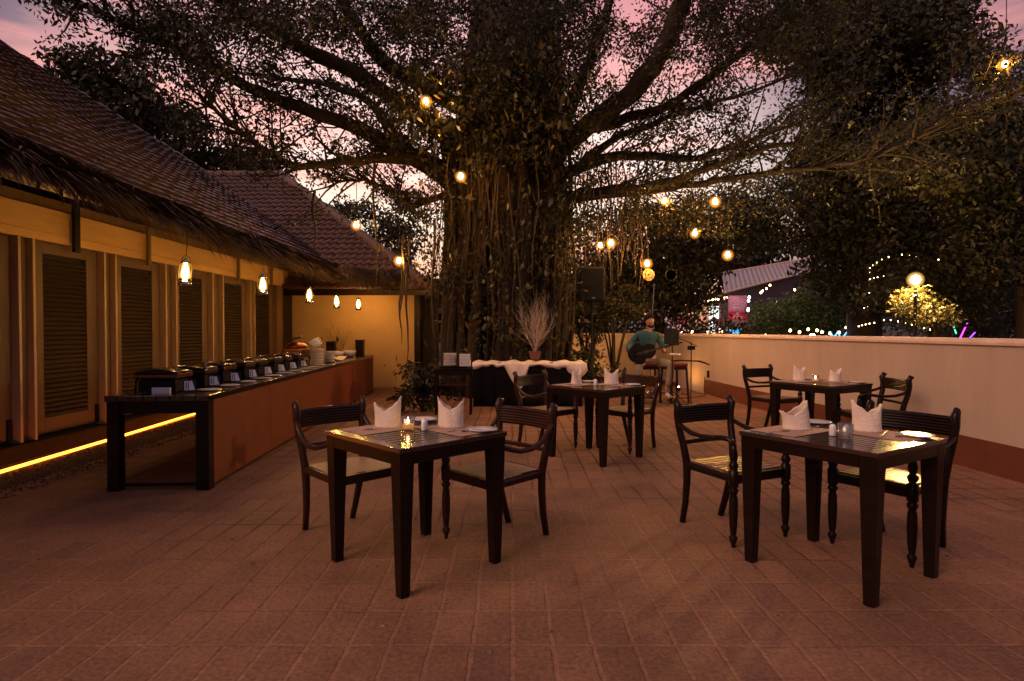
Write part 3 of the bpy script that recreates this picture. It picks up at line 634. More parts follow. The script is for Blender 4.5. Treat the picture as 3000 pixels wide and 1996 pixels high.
# table frames: centre, axis angle (u), slats
T = [((-.553, 3.41), 2.35, False), ((1.819, 3.305), 2.143, True), ((.878, 6.244), 2.353, True), ((3.43, 6.64), 2.085, True)]
tnames = ['front left table', 'front right table', 'middle table', 'far right table']
tlab = ['dark slatted square table nearest the buffet, with a lit candle', 'dark slatted square table at front right with an unlit glass', 'dark square table in front of the guitarist', 'dark square table farthest right, close to the parapet']
ta = make_table(False); tb = make_table(True)
for i, ((cx, cy), a, sl) in enumerate(T):
    o = ta if i == 0 else (tb if i == 1 else dup(tb, (0, 0, 0), 0)); o.location = (cx, cy, 0); o.rotation_euler = (0, 0, a); o['label'] = tlab[i]; o['group'] = 'dark dining tables on the patio'
def loc_t(i, u, v, z=.7505):
    (cx, cy), a, _ = T[i]; return Vector((cx + u * cos(a) + v * sin(a), cy + u * sin(a) - v * cos(a), z))
ca_, cs_ = make_chair('cane'), make_chair('slat'); used = {}
def place_chair(kind, rear, face, lab):
    "rear = midpoint of rear feet, face = facing direction"
    f = Vector(face).normalized(); rz = math.atan2(f.y, f.x) - PI / 2; c = Vector(rear) + f * .285
    src = ca_ if kind == 'cane' else cs_
    o = src if kind not in used else dup(src, (0, 0, 0), 0); used[kind] = 1
    o.location = (c.x, c.y, 0); o.rotation_euler = (0, 0, rz); o['label'] = lab; o['group'] = 'armchairs at the dining tables'
place_chair('cane', (-1.255, 4.085), (.70, -.71), 'cane seated armchair left of the table nearest the buffet')
place_chair('cane', (.10, 3.99), (-.71, -.70), 'reddish cane seated armchair right of the candlelit front table')
place_chair('slat', (1.34, 4.19), (.428, -.904), 'slat seated armchair left of the front right table')
place_chair('slat', (2.55, 3.79), (-.84, -.54), 'slat seated armchair with a lamp glare on its seat, right of the front right table')
place_chair('cane', (.20, 6.92), (.70, -.71), 'armchair behind the left of the middle table, by the cloth draped table')
place_chair('cane', (1.5, 6.89), (-.75, -.66), 'armchair right of the middle table, in front of the guitarist')
place_chair('slat', (3.33, 8.12), (.42, -.9), 'armchair pulled back on the left of the far right table')
place_chair('slat', (4.13, 6.38), (-1, .06), 'armchair between the far right table and the parapet')

# ------------------------------------------------------------------ table settings
def napkin(label, loc, rz, pa=.195, pb=.19, dip=.115, r=.062, lean=0, seed=1, sharp=1.7):
    rr = random.Random(seed); ph = rr.uniform(0, 6); mb = MB()
    for si, (c0, pk, grow) in enumerate(((0, pa, 1.0), (PI, pb, 1.045))):
        def fn(u, v):
            al = (u - .5) * 2 * 2.75; th = c0 + al; q = abs(al) / 2.75
            h = .92 * pk * (1 - q * (1.02 - .25 * q)) + .012 - .016 * math.exp(-(q / .07) ** 2); h = max(h, .03)
            g = grow * (1 + .05 * (u if si else 1 - u))
            rad = r * g * (1.10 - .20 * v + .02 * sin(3 * th + ph) + .014 * sin(8 * th + 4 * v + ph)); ex = 1 + .30 * v * v * (1 - q)
            return (rad * cos(th) * ex + lean * v * v * .05, rad * .72 * sin(th) * (1 - .22 * v), v * h + .003 * sin(9 * al + ph) * v)
        mb.grid(fn, 48, 12)
    o = mb.build('folded_napkin', M_linen, smooth=True, solid=.0022)
    o.location = loc; o.rotation_euler = (0, 0, rz); return tag(o, label, 'napkin', 'linen napkins folded into peaks')
MBm = MB().box(-.2, .2, -.14, .14, 0, .002)
mat0 = tag(MBm.build('placemat', M_mat), 'x', 'placemat')
plate1 = tag(plate_mb(.085).build('bread_plate', M_china, smooth=True), 'x', 'plate')
def make_fork():
    t = thing('fork', 'x', 'fork'); MB().tube([(0, -.09, .004), (0, 0, .007), (0, .05, .004)], [.005, .0025, .0035], n=6, flat=.5, up=(1, 0, 0)).box(-.011, .011, .05, .062, .003, .006).build('handle', M_steel, t, True)
    tm = MB()
    for k in range(4): x = -.0095 + k * .0063; tm.box(x - .0014, x + .0014, .062, .098, .004, .006)
    tm.build('tines', M_steel, t); return t
def make_spoon():
    t = thing('spoon', 'x', 'spoon'); MB().tube([(0, -.09, .004), (0, 0, .007), (0, .055, .004)], [.005, .0025, .003], n=6, flat=.5, up=(1, 0, 0)).build('handle', M_steel, t, True)
    MB().grid(lambda u, v: (.018 * (2 * u - 1) * math.sqrt(max(0, 1 - (2 * v - 1) ** 2)), .078 + .027 * (2 * v - 1), .002 + .006 * ((2 * u - 1) ** 2 + (2 * v - 1) ** 2) * .5), 8, 8).build('bowl', M_steel, t, True); return t
fk, sp = make_fork(), make_spoon()
def make_candle(lit):
    t = thing('candle_glass', 'x', 'candle holder')
    MB().lathe([(.0, .0), (.034, .0), (.037, .006), (.039, .08), (.0365, .08), (.0345, .012), (0, .012)], 28).build('glass', M_glass, t, True)
    if lit:
        MB().lathe([(0, .014), (.033, .014), (.0335, .036), (0, .038)], 24).build('wax', M_waxglow, t, True)
        MB().lathe([(.001, .04), (.006, .047), (.0065, .053), (.003, .065), (.0005, .075)], 12).build('flame', M_flame, t, True)
    else: MB().lathe([(0, .014), (.02, .014), (.02, .022), (0, .023)], 20).build('wax', M_wax, t, True)
    return t
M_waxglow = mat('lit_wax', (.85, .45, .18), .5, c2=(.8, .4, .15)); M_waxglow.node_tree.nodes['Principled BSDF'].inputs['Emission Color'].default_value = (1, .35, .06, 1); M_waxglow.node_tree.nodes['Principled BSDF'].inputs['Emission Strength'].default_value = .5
def shaker(label, loc, name='salt_shaker'):
    t = thing(name, label, 'shaker', loc, 0, 'white salt and pepper pots')
    MB().lathe([(.0, 0), (.017, 0), (.018, .004), (.0175, .045), (.015, .056), (.008, .063), (0, .065)], 20).build('body', M_china, t, True)
    h = MB()
    for a in range(3): h.lathe([(.0012, .0), (.0012, .0012)], 6, c=(.004 * cos(a * 2.1), .004 * sin(a * 2.1), .0636))
    h.build('holes', M_black, t); return t
candles = [make_candle(True), make_candle(False)]
short = ['the front left table', 'the front right table', 'the middle table', 'the far right table']
first = True
for i in range(4):
    a = T[i][1]; at = short[i]
    for side in (0, 1):
        who = 'left' if side == 0 else 'right'
        # side 0: diner on +u ; side 1: diner on +v
        m = mat0 if first else cp(mat0, (0, 0, 0)); pl = plate1 if first else cp(plate1, (0, 0, 0))
        f_ = fk if first else dup(fk, (0, 0, 0), 0); s_2 = sp if first else dup(sp, (0, 0, 0), 0)
        if side == 0: m.location = loc_t(i, .225, -.09); m.rotation_euler = (0, 0, a + PI / 2); pp = loc_t(i, .285, .27 if i != 2 else .26, .7515); npk = loc_t(i, .235, -.03, .753)
        else: m.location = loc_t(i, -.12, .21); m.rotation_euler = (0, 0, a); pp = loc_t(i, -.27, .275, .7515); npk = loc_t(i, -.03, .235, .753)
        m['label'] = 'tan paper placemat on the %s side of %s' % (who, at); m['group'] = 'placemats'
        pl.location = pp; pl['label'] = 'white bread plate at the %s place of %s' % (who, at); pl['group'] = 'bread plates'
        if side == 0: f_.location = loc_t(i, .2, .07, .753); f_.rotation_euler = (0, 0, a + PI / 2 + PI / 2); s_2.location = loc_t(i, .22, -.24, .753); s_2.rotation_euler = (0, 0, a + PI / 2 + PI / 2)
        else: f_.location = loc_t(i, -.14, .20, .753); f_.rotation_euler = (0, 0, a + 0.3); s_2.location = loc_t(i, -.18, .25, .753); s_2.rotation_euler = (0, 0, a + .5)
        f_['label'] = 'steel fork at the %s place of %s' % (who, at); f_['group'] = 'forks'
        s_2['label'] = 'steel spoon at the %s place of %s' % (who, at); s_2['group'] = 'spoons'
        first = False
        lab = 'cream folded napkin on the %s side of %s' % (who, at)
        if i == 1 and side == 0: napkin('cream napkin folded in one leaning hump on the left of the front right table', npk, .2, .185, .12, .14, .072, -.4, 5, 1.0)
        elif i == 1: napkin('tall napkin with two sharp peaks on the right of the front right table', npk, -.12, .175, .2, .09, .068, 0, 6, 1.5)
        elif i == 3 and side == 1: napkin('crumpled low napkin on the right side of the far right table', npk, .4, .16, .14, .15, .066, .2, 8, 1)
        elif i == 3: napkin(lab, npk, .3, .17, .2, .15, .062, .1, 9, 1.2)
        elif i == 2 and side == 0: napkin(lab, npk, 1.0, .19, .15, .15, .066, 0, 12, 1.2)
        else: napkin(lab, npk, (.12, -.08)[side] + .1 * i, (.205, .185)[side], (.165, .2)[side], .115, .066, 0, 20 + i * 2 + side)
cand = [(0, .06, -.01), (1, -.086, -.097), (3, .02, -.05)]
for i, u, v in cand:
    o = candles[0] if i == 0 else (candles[1] if i == 1 else dup(candles[0], (0, 0, 0), 0)); o.location = loc_t(i, u, v)
    o['label'] = {0: 'glass tumbler with a lit candle on the front left table', 1: 'clear glass tumbler with an unlit candle on the front right table', 3: 'small glowing candle glass on the far right table'}[i]; o['group'] = 'candle glasses'
shk = {0: ((-.01, .055), (.03, .085)), 1: ((-.05, -.02), (.0, -.07)), 2: ((.0, .0), (.03, .03)), 3: ((.06, -.01), (.09, .02))}
for i in range(4):
    shaker('white salt pot, nearer of the two on %s' % short[i], loc_t(i, *shk[i][0]))
    shaker('white pepper pot, farther of the two on %s' % short[i], loc_t(i, *shk[i][1]), 'pepper_shaker')

# ------------------------------------------------------------------ service table, side stand
st = thing('service_table', 'long table skirted in dark cloth in front of the banyan', 'table', (.28, 10.75, 0))
MB().box(-.95, .95, -.36, .36, .72, .745).build('table_top', M_wood, st)
M_dcloth = mat('dark_cloth', (.006, .005, .005), .95, c2=(.01, .008, .007), nscale=6, spec=.1)
MB().grid(lambda u, v: (-.95 + 1.9 * u + .01 * sin(60 * u) * (1 - v), -.37 - .03 * (1 - v) * (1 + sin(50 * u)) * .5, .745 * v), 120, 6).grid(lambda u, v: (-.955, -.36 + .72 * u + .01 * sin(30 * u), .745 * v), 30, 4).build('skirt', M_dcloth, st, True, solid=.004)
for sx in (-.88, .88):
    for sy in (-.3, .3): MB().box(sx - .025, sx + .025, sy - .025, sy + .025, 0, .72).build('leg', M_wood, st)
def swag(u, v):
    x = -.97 + 1.98 * u
    drop = .05 + .06 * abs((u * 5.3) % 2 - 1) + .01 * sin(u * 61) + (.30 * 1.5 * max(0, 1 - abs(u - .40) / .11)) + (.22 * max(0, 1 - abs(u - .93) / .09) ** .6)
    top = .752 + .016 * abs(sin(u * PI * 4.2)) + .005 * sin(u * 53)
    if v < .5: return (x, .3 - v * 2 * .68, top + .012 * sin(u * 40 + v * 5))
    w_ = (v - .5) * 2; return (x + .03 * w_ * sin(u * 20), -.385 - .03 * sin(w_ * PI) - .012 * sin(u * 55) * w_, top - (drop) * w_)
tag(MB().grid(swag, 160, 20).build('white_tablecloth', M_linen, smooth=True, solid=.002), 'bunched white cloth draped in points over the dark skirted table', 'tablecloth').location = (.28, 10.75, 0)
vs_ = thing('twig_vase', 'square terracotta pot of bare pale branches on the draped table', 'vase', (.41, 10.8, .80))
MB().frus((0, 0), .075, .075, .11, .11, 0, .145).build('pot', mat('terracotta_pot', (.16, .05, .03), .6, c2=(.12, .04, .025)), vs_, bevel=.006)
o = twigs(MB(), 17, .95, .5, 8, .0055).build('branches', mat('pale_branch', (.52, .42, .34), .8, c2=(.4, .31, .25)), vs_); o.location = (0, 0, .1)
sd = thing('serving_stand', 'small dark wooden stand with two shelves left of the draped table', 'side table', (-.93, 9.55, 0), .05)
MB().box(-.3, .3, -.22, .22, .70, .73).build('top', M_wood, sd, bevel=.004)
MB().box(-.26, .26, -.2, .2, .45, .475).build('shelf', M_wood_red, sd, bevel=.004)
for sx in (-.27, .27):
    for sy in (-.19, .19): MB().box(sx - .02, sx + .02, sy - .02, sy + .02, 0, .70).build('leg', M_wood, sd)
MB().box(-.25, .25, -.205, -.18, .62, .70).build('front_rail', M_wood, sd)
tag(MB().lathe([(.0, 0), (.14, 0), (.17, .02), (.165, .022), (.135, .006), (0, .006)], 28, sx=1.5).build('serving_tray', M_blackg, smooth=True), 'flat black oval tray on the small stand', 'tray').location = (-.93, 9.5, .731)
stack('plate_stack', 'stack of white plates on the small stand beside the draped table', (-1.0, 9.6, .75), 12, .11, .0175)
stack('napkin_stack', 'square pile of folded white napkins on the small stand', (-.76, 9.66, .75), 9, .085, .022, 'napkin pile', True)

# ------------------------------------------------------------------ loudspeaker
spk = thing('loudspeaker', 'black loudspeaker raised on a pole left of the guitarist', 'speaker', (1.54, 11.5, 0))
MB().box(-.225, .225, -.17, .17, 1.87, 2.53).build('cabinet', M_black, spk, bevel=.03)
MB().box(-.2, .2, -.178, -.171, 1.9, 2.5).build('grille', mat('speaker_grille', (.006, .005, .006), .7, c2=(.01, .009, .009), nscale=300, spec=.12), spk, bevel=.002)
MB().box(-.03, .04, -.182, -.179, 1.93, 1.95).build('badge', M_steel, spk)
MB().tube([(0, 0, .1), (0, 0, 1.87)], .018, n=10).build('pole', M_black, spk)
for k in range(3):
    a = k * 2.094 + .4; MB().tube([(0, 0, .8), (.45 * cos(a), .45 * sin(a), .02)], .013, n=6).build('leg', M_black, spk)

# ------------------------------------------------------------------ musician
def skin(name, V, E, m, parent, sub=2, root=0):
    me = bpy.data.meshes.new(name); me.from_pydata([v[:3] for v in V], E, []); me.materials.append(m)
    o = bpy.data.objects.new(name, me); col.objects.link(o); o.parent = parent
    md = o.modifiers.new('skin', 'SKIN'); md.use_smooth_shade = True
    sv_ = me.skin_vertices[0].data
    for i, v in enumerate(V): sv_[i].radius = (v[3], v[4] if len(v) > 4 else v[3]); sv_[i].use_root = (i == root)
    s2 = o.modifiers.new('sub', 'SUBSURF'); s2.levels = sub; s2.render_levels = sub
    return o
M_skin = mat('brown_skin', (.36, .19, .12), .5, c2=(.31, .16, .10), nscale=10)
M_hair = mat('black_hair', (.004, .0035, .003), .8, c2=(.007, .006, .005), nscale=40, spec=.1)
M_shirt = mat('teal_shirt', (.022, .085, .095), .85, c2=(.012, .045, .055), nscale=9, bump=1, bscale=12)
M_trs = mat('khaki_trousers', (.26, .20, .14), .85, c2=(.2, .15, .1), nscale=6, bump=.4, bscale=14)
M_shoe = mat('white_shoe', (.5, .48, .46), .5, c2=(.4, .38, .36))
ps = thing('person', 'man in a teal shirt and khaki trousers seated on a high stool playing guitar', 'person', (2.5, 11.0, 0), 0)
# local frame: x right in picture, -y towards camera, z up ; seat z ~.70
body = []; be = []
def chain(pts, start=None):
    idx = [] if start is None else [start]
    for p in pts:
        body.append(p); idx.append(len(body) - 1)
    for a, b in zip(idx, idx[1:]): be.append((a, b))
    return idx
t0 = chain([(0, .05, .76, .14, .12), (0, .04, .9, .125, .11), (-.01, .02, 1.08, .15, .11), (-.01, .0, 1.22, .14, .10), (.0, -.02, 1.31, .06, .06), (.01, -.04, 1.38, .05)])
neck = t0[-1]
la = chain([(-.17, .0, 1.24, .055), (-.33, -.02, 1.06, .046), (-.37, -.12, .96, .042), (-.25, -.26, .94, .034), (-.16, -.30, .93, .024)], t0[3])
ra = chain([(.16, .0, 1.24, .055), (.25, -.04, 1.08, .046), (.29, -.10, .95, .042), (.24, -.24, .96, .034), (.19, -.31, .99, .024)], t0[3])
ll = chain([(-.12, -.02, .74, .085), (-.20, -.22, .72, .078), (-.24, -.38, .68, .062), (-.22, -.34, .45, .05), (-.20, -.30, .28, .036), (-.20, -.30, .2, .03)], t0[0])
rl = chain([(.12, -.02, .74, .085), (.24, -.18, .74, .078), (.34, -.32, .72, .062), (.33, -.30, .5, .052), (.29, -.27, .3, .038), (.28, -.27, .2, .03)], t0[0])
# hands with five fingers each
def hand(w_i, wx, wy, wz, dx, dz, s):
    pm = len(body); body.append((wx + dx * .05, wy - .02, wz + dz * .05, .03, .016)); be.append((w_i, pm))
    for k in range(5):
        off = (k - 2) * .017; L_ = (.05, .075, .085, .078, .06)[k]
        a = len(body)
        b1 = (wx + dx * .09 + (-dz) * off, wy - .03 + .006 * abs(k - 2), wz + dz * .09 + dx * off, .0095)
        b2 = (b1[0] + dx * L_ * .5 , b1[1] + .006, b1[2] + dz * L_ * .5 - .006, .0085)
        b3 = (b2[0] + dx * L_ * .3, b2[1] + .022, b2[2] + dz * L_ * .3 - .014, .0075)
        body.extend([b1, b2, b3]); be.extend([(pm, a), (a, a + 1), (a + 1, a + 2)])
hand(la[-1], -.16, -.30, .93, .85, -.5, 1); hand(ra[-1], .19, -.31, .99, -.3, .2, 1)
skin('body', body, be, M_skin, ps, 2)
# shirt and trousers over the same skeleton
V = []; Ee = []
def ch2(pts, start=None):
    idx = [] if start is None else [start]
    for p in pts: V.append(p); idx.append(len(V) - 1)
    for a, b in zip(idx, idx[1:]): Ee.append((a, b))
    return idx
s0 = ch2([(0, .05, .74, .165, .145), (0, .04, .9, .15, .135), (-.01, .02, 1.08, .172, .135), (-.01, .0, 1.24, .155, .12), (0, -.015, 1.315, .075, .075)])
ch2([(-.17, .0, 1.245, .075), (-.33, -.02, 1.06, .066), (-.375, -.12, .96, .060), (-.28, -.23, .945, .05)], s0[3])
ch2([(.16, .0, 1.245, .075), (.25, -.04, 1.08, .066), (.295, -.10, .95, .060), (.26, -.20, .955, .05)], s0[3])
skin('shirt', V, Ee, M_shirt, ps, 2)
V = []; Ee = []
s0 = ch2([(0, .05, .72, .15, .13), (0, .05, .82, .145, .125)])
ch2([(-.12, -.02, .735, .1), (-.20, -.22, .715, .092), (-.245, -.39, .675, .075), (-.225, -.35, .45, .064), (-.20, -.31, .29, .056)], s0[0])
ch2([(.12, -.02, .735, .1), (.24, -.18, .735, .092), (.345, -.33, .715, .075), (.335, -.31, .5, .064), (.295, -.28, .30, .056)], s0[0])
skin('trousers', V, Ee, M_trs, ps, 2)
for x, y in ((-.20, -.30), (.29, -.28)):
    skin('shoe', [(x, y + .02, .175, .045), (x + .01, y - .07, .155, .042, .034), (x + .03, y - .17, .14, .036, .026)], [(0, 1), (1, 2)], M_shoe, ps, 2)
# head
hx, hy, hz = .02, -.07, 1.49
def headf(u, v):
    th = u * 2 * PI; ph = -PI / 2 + PI * v; r_ = cos(ph); z = sin(ph) * .118; x = r_ * cos(th) * .076; y = r_ * sin(th) * .094
    if z < 0: x *= 1 + z * 2.2; y = y * (1 + z * 1.2) - .006
    if y < 0: # face side
        f_ = math.exp(-((x / .013) ** 2)) * math.exp(-(((z + .012) / .024) ** 2)); y -= .020 * f_
        f_ = math.exp(-((x / .03) ** 2)) * math.exp(-(((z + .055) / .012) ** 2)); y -= .007 * f_
        for sx in (-1, 1): f_ = math.exp(-(((x - sx * .03) / .014) ** 2)) * math.exp(-(((z - .012) / .011) ** 2)); y += .008 * f_
    return (x, y, z)
hd = MB().grid(headf, 48, 32)
for sx in (-1, 1): hd.lathe([(0, -.028), (.012, -.02), (.016, 0), (.014, .02), (0, .03)], 8, c=(sx * .076, .005, -.005), sx=.5, sy=1)
h_o = hd.build('head', M_skin, ps, True); h_o.location = (hx, hy, hz); h_o.rotation_euler = (.05, 0, .22)
def hairf(u, v):
    th = u * 2 * PI; lo = -.02 + .075 * max(0, -sin(th)) ** .6 - .05 * max(0, sin(th)); ph = lo / .12 + (PI / 2 - lo / .12) * v
    k = 1.06 + .05 * sin(9 * th) * cos(5 * ph); return (.092 * k * cos(ph) * cos(th), (.108 * cos(ph) * sin(th)) * k + .012, .140 * sin(ph) * k + .004)
hr = MB().grid(hairf, 36, 12)
hr.build('hair', M_hair, h_o, True, solid=.004)
bd = MB().grid(lambda u, v: ((-.062 + .124 * u), -.093 * math.sqrt(max(.05, 1 - ((u - .5) * 1.5) ** 2)) - .002, -.108 + .022 * v + .03 * abs(u - .5)), 12, 5); bd.build('beard', M_hair, h_o, True, solid=.006)
for sx in (-1, 1):
    MB().lathe([(0, -.008), (.008, 0), (0, .008)], 10, c=(sx * .03, -.078, .012)).build('eye', M_china, h_o, True)
MB().box(-.022, .022, -.107, -.1, -.062, -.056).build('mouth', mat('lips', (.2, .08, .06), .5), h_o)
# guitar
gt = thing('acoustic_guitar', 'dark acoustic guitar held across the lap of the seated man', 'guitar', (2.32, 10.64, .93)); gt.rotation_euler = (math.radians(90), math.radians(-14), .12)
out_ = []
for k in range(60):
    th = 2 * PI * k / 60; c_ = cos(th); r_ = .175 + .02 * cos(2 * th) ; wst = 1 - .23 * math.exp(-((abs(c_ - .18)) / .25) ** 2)
    out_.append((.25 * c_, (.19 if c_ < 0 else .15) * sin(th) * wst * (1.08)))
gb = MB(); n_ = len(out_); gb.add([(x, y, -.045) for x, y in out_] + [(x, y, .045) for x, y in out_], [tuple(range(n_ - 1, -1, -1)), tuple(range(n_, 2 * n_))] + [(k, (k + 1) % n_, n_ + (k + 1) % n_, n_ + k) for k in range(n_)])
gb.build('guitar_body', M_blackg, gt, bevel=.004)
MB().box(.2, .62, -.022, .022, .03, .052).build('neck', M_wood_red, gt, bevel=.003)
MB().frus((0, 0), .03, .008, .036, .008, 0, .13).build('headstock', M_blackg, gt).matrix_local = Matrix.Translation((.61, 0, .04)) @ Matrix.Rotation(PI / 2, 4, 'Y')
MB().lathe([(.045, 0), (.045, .002)], 24, c=(.06, 0, .0455)).build('sound_hole', M_dark, gt)
MB().box(-.13, -.11, -.06, .06, .0455, .056).build('bridge', M_wood, gt)
stg = MB()
for k in range(6): stg.tube([(-.12, -.018 + k * .0072, .058), (.6, -.014 + k * .0056, .056)], .0008, n=4)
stg.build('strings', M_steel, gt)
# bar stools
def make_stool():
    t = thing('bar_stool', 'x', 'stool')
    MB().box(-.18, .18, -.18, .18, .66, .72).build('cushion', mat('red_cushion', (.22, .02, .025), .6, c2=(.16, .015, .02)), t, bevel=.02)
    MB().box(-.17, .17, -.17, .17, .61, .658).build('seat_frame', M_wood_red, t, bevel=.004)
    for sx in (-1, 1):
        for sy in (-1, 1): MB().tube([(sx * .155, sy * .155, .64), (sx * .185, sy * .185, 0)], .02, n=8, sq=True).build('leg', M_wood_red, t)
    MB().tube([(-.17, -.17, .16), (.17, -.17, .16), (.17, .17, .16), (-.17, .17, .16), (-.17, -.17, .16)], .012, n=6).build('foot_rail', M_steel, t)
    return t
s1 = make_stool(); s1.location = (2.52, 11.02, 0); s1['label'] = 'dark bar stool with red cushion under the guitarist'; s1['group'] = 'red cushioned bar stools'
s2 = dup(s1, (2.98, 10.95, 0), .3, 'empty bar stool with red cushion to the right of the guitarist', 'red cushioned bar stools')
# stands
ms_ = thing('music_stand', 'black music stand holding a dark folder beside the guitarist', 'music stand', (2.85, 10.6, 0))
MB().tube([(0, 0, .05), (0, 0, 1.05)], .01, n=8).build('pole', M_black, ms_)
MB().box(-.13, .13, -.006, .006, -.02, .27, Matrix.Translation((-.02, 0, 1.09)) @ Matrix.Rotation(-.3, 4, 'X') @ Matrix.Rotation(.12, 4, 'Y')).build('desk', M_black, ms_)
for k in range(3): MB().tube([(0, 0, .25), (.28 * cos(k * 2.09), .28 * sin(k * 2.09), .01)], .007, n=5).build('leg', M_black, ms_)
mc_ = thing('microphone_stand', 'thin black microphone stand with a boom reaching to the singer', 'microphone stand', (3.08, 10.25, 0))
MB().tube([(0, 0, .02), (0, 0, 1.12)], .009, n=8).build('pole', M_black, mc_)
MB().tube([(.1, -.03, 1.05), (-.1, .03, 1.15), (-.72, .25, 1.36)], .006, n=6).build('boom', M_black, mc_)
MB().tube([(-.72, .25, 1.36), (-.80, .28, 1.37)], [.015, .022], n=10).build('microphone', M_blackg, mc_, True)
MB().box(-.06, .06, -.04, .04, .99, 1.06).build('clamp', M_black, mc_, bevel=.01)
for k in range(3): MB().tube([(0, 0, .06), (.3 * cos(k * 2.09 + .3), .3 * sin(k * 2.09 + .3), .01)], .008, n=5).build('leg', M_black, mc_)
tm = thing('tambourine', 'round tambourine fixed to the stand beside the red stool', 'tambourine', (2.86, 10.45, .90))
MB().lathe([(.1, -.02), (.1, .02), (.094, .02), (.094, -.02), (.1, -.02)], 28).build('hoop', mat('tambourine_hoop', (.5, .42, .36), .4), tm, True)
jg = MB()
for k in range(8): jg.lathe([(0, -.003), (.018, 0), (0, .003)], 8, c=(.097 * cos(k * PI / 4), .097 * sin(k * PI / 4), 0))
jg.build('jingles', M_steel, tm)
rs = thing('guitar_rest', 'long dark bar with a pale bent tip resting across the empty stool', 'bar', (3.0, 10.9, .76))
MB().tube([(-.2, 0, .0), (.1, 0, .015), (.42, 0, .0)], .022, n=8, flat=.6).build('bar', M_black, rs)
MB().tube([(.42, 0, 0), (.52, 0, -.03), (.62, 0, -.07)], [.018, .016, .01], n=8).build('tip', M_wood_red, rs)
wp = thing('light_pole', 'thin pale metal pole rising behind the head of the guitarist', 'pole', P(1905, 1100, 11.6)); wp.location.z = 0; zz = P(1916, 832, 11.6).z
MB().tube([(0, 0, 0), (.02, 0, 1.4), (.07, 0, zz)], .011, n=8).build('pole', M_steel, wp)
MB().tube([(-.05, 0, 1.72), (.14, 0, 1.72)], .006, n=6).build('crossbar', M_steel, wp)
for px, lab, lit in ((1900, 'round woven disc decoration lit by the bulb above the guitarist', 1), (1966, 'dark round hoop decoration to the right of the woven disc', 0)):
    d_ = MB().lathe([(.105, -.01), (.115, 0), (.105, .01), (.095, 0), (.105, -.01)], 28)
    if lit:
        for k in range(10): d_.tube([(.1 * cos(k * PI / 10), .1 * sin(k * PI / 10), 0), (-.1 * cos(k * PI / 10), -.1 * sin(k * PI / 10), 0)], .007, n=4)
    o = tag(d_.build('woven_disc' if lit else 'hoop', mat('wicker', (.3, .2, .1), .7) if lit else M_black), lab, 'decoration'); o.location = P(px, 806, 11.4); o.rotation_euler = (PI / 2, 0, 0)
    o2 = MB().tube([(0, .11, 0), (0, .5, .0)], .002, n=4).build('cord', M_black, o)

# ------------------------------------------------------------------ leaves
def leaves(name, centers, radii, n_each, size, m, parent, seed=0, aspect=.42, droop=.5, flat=.7):
    r = np.random.default_rng(seed); C = np.repeat(np.array(centers), n_each, 0); R = np.repeat(np.array(radii), n_each)[:, None]; n = len(C)
    d = r.normal(size=(n, 3)); d /= np.linalg.norm(d, axis=1, keepdims=True); d *= r.random((n, 1)) ** .45; d[:, 2] *= flat
    C = C + d * R
    ax = r.normal(size=(n, 3)); ax[:, 2] -= droop; ax /= np.linalg.norm(ax, axis=1, keepdims=True)
    b = np.cross(ax, r.normal(size=(n, 3))); b /= np.linalg.norm(b, axis=1, keepdims=True) + 1e-9
    s = size * r.uniform(.6, 1.4, (n, 1)); V = np.zeros((n, 4, 3)); w_ = s * aspect * .5
    V[:, 0] = C; V[:, 1] = C + ax * s * .45 + b * w_; V[:, 2] = C + ax * s; V[:, 3] = C + ax * s * .45 - b * w_
    o = fast_mesh(name, V, 4, m, parent)
    if name == 'climber': o['kind'] = 'stuff'
    return o
def zone(z, seed):
    "(px,py,rx,ry,D0,D1,n) -> clump centres inside an ellipse seen from the patio, spread in depth"
    r = random.Random(seed); c = []
    for px, py, rx, ry, D0, D1, n in z:
        for _ in range(n):
            a = r.uniform(0, 2 * PI); q = math.sqrt(r.random()); c.append(tuple(P(px + rx * q * cos(a), py + ry * q * sin(a), r.uniform(D0, D1))))
    return c

ban = thing('banyan_tree', 'huge banyan with a curtain of aerial roots behind the draped table', 'tree', (-.1, 12.7, 0))
bx, by = -.1, 12.7
def rel(p): return (p[0] - bx, p[1] - by, p[2])
# trunk: core plus fused root columns
tr = MB(); r_ = random.Random(3)
tr.tube([(0, .3, -.1), (.05, .3, 1.5), (.05, .2, 3), (0, .2, 4.6), (.1, .2, 6.5), (.2, .2, 8.5)], [1.05, .85, .85, 1.0, 1.1, .9], n=24)
for k in range(110):
    a = r_.uniform(0, 2 * PI); rr = r_.uniform(.7, 1.25); x0, y0 = 1.02 * rr * cos(a), .75 * rr * sin(a) - .1; q = []; tw_ = r_.uniform(-.4, .4); x1 = x0 * r_.uniform(.75, 1.0)
    for i in range(9):
        t_ = i / 8; z = -.1 + t_ * r_.uniform(5.4, 5.8); q.append((x0 * (1 - t_) + x1 * t_ * (1 + .25 * t_) + .12 * sin(t_ * 5 + a) + r_.uniform(-.04, .04), y0 * (1 - .3 * t_) + .1 * cos(t_ * 6 + a), z))
    R_ = r_.uniform(.04, .16); tr.tube(q, [R_ * (1.4 - .5 * min(1, i / 2)) * r_.uniform(.85, 1.15) for i in range(9)], n=8)
tr.build('trunk', M_bark, ban, True)
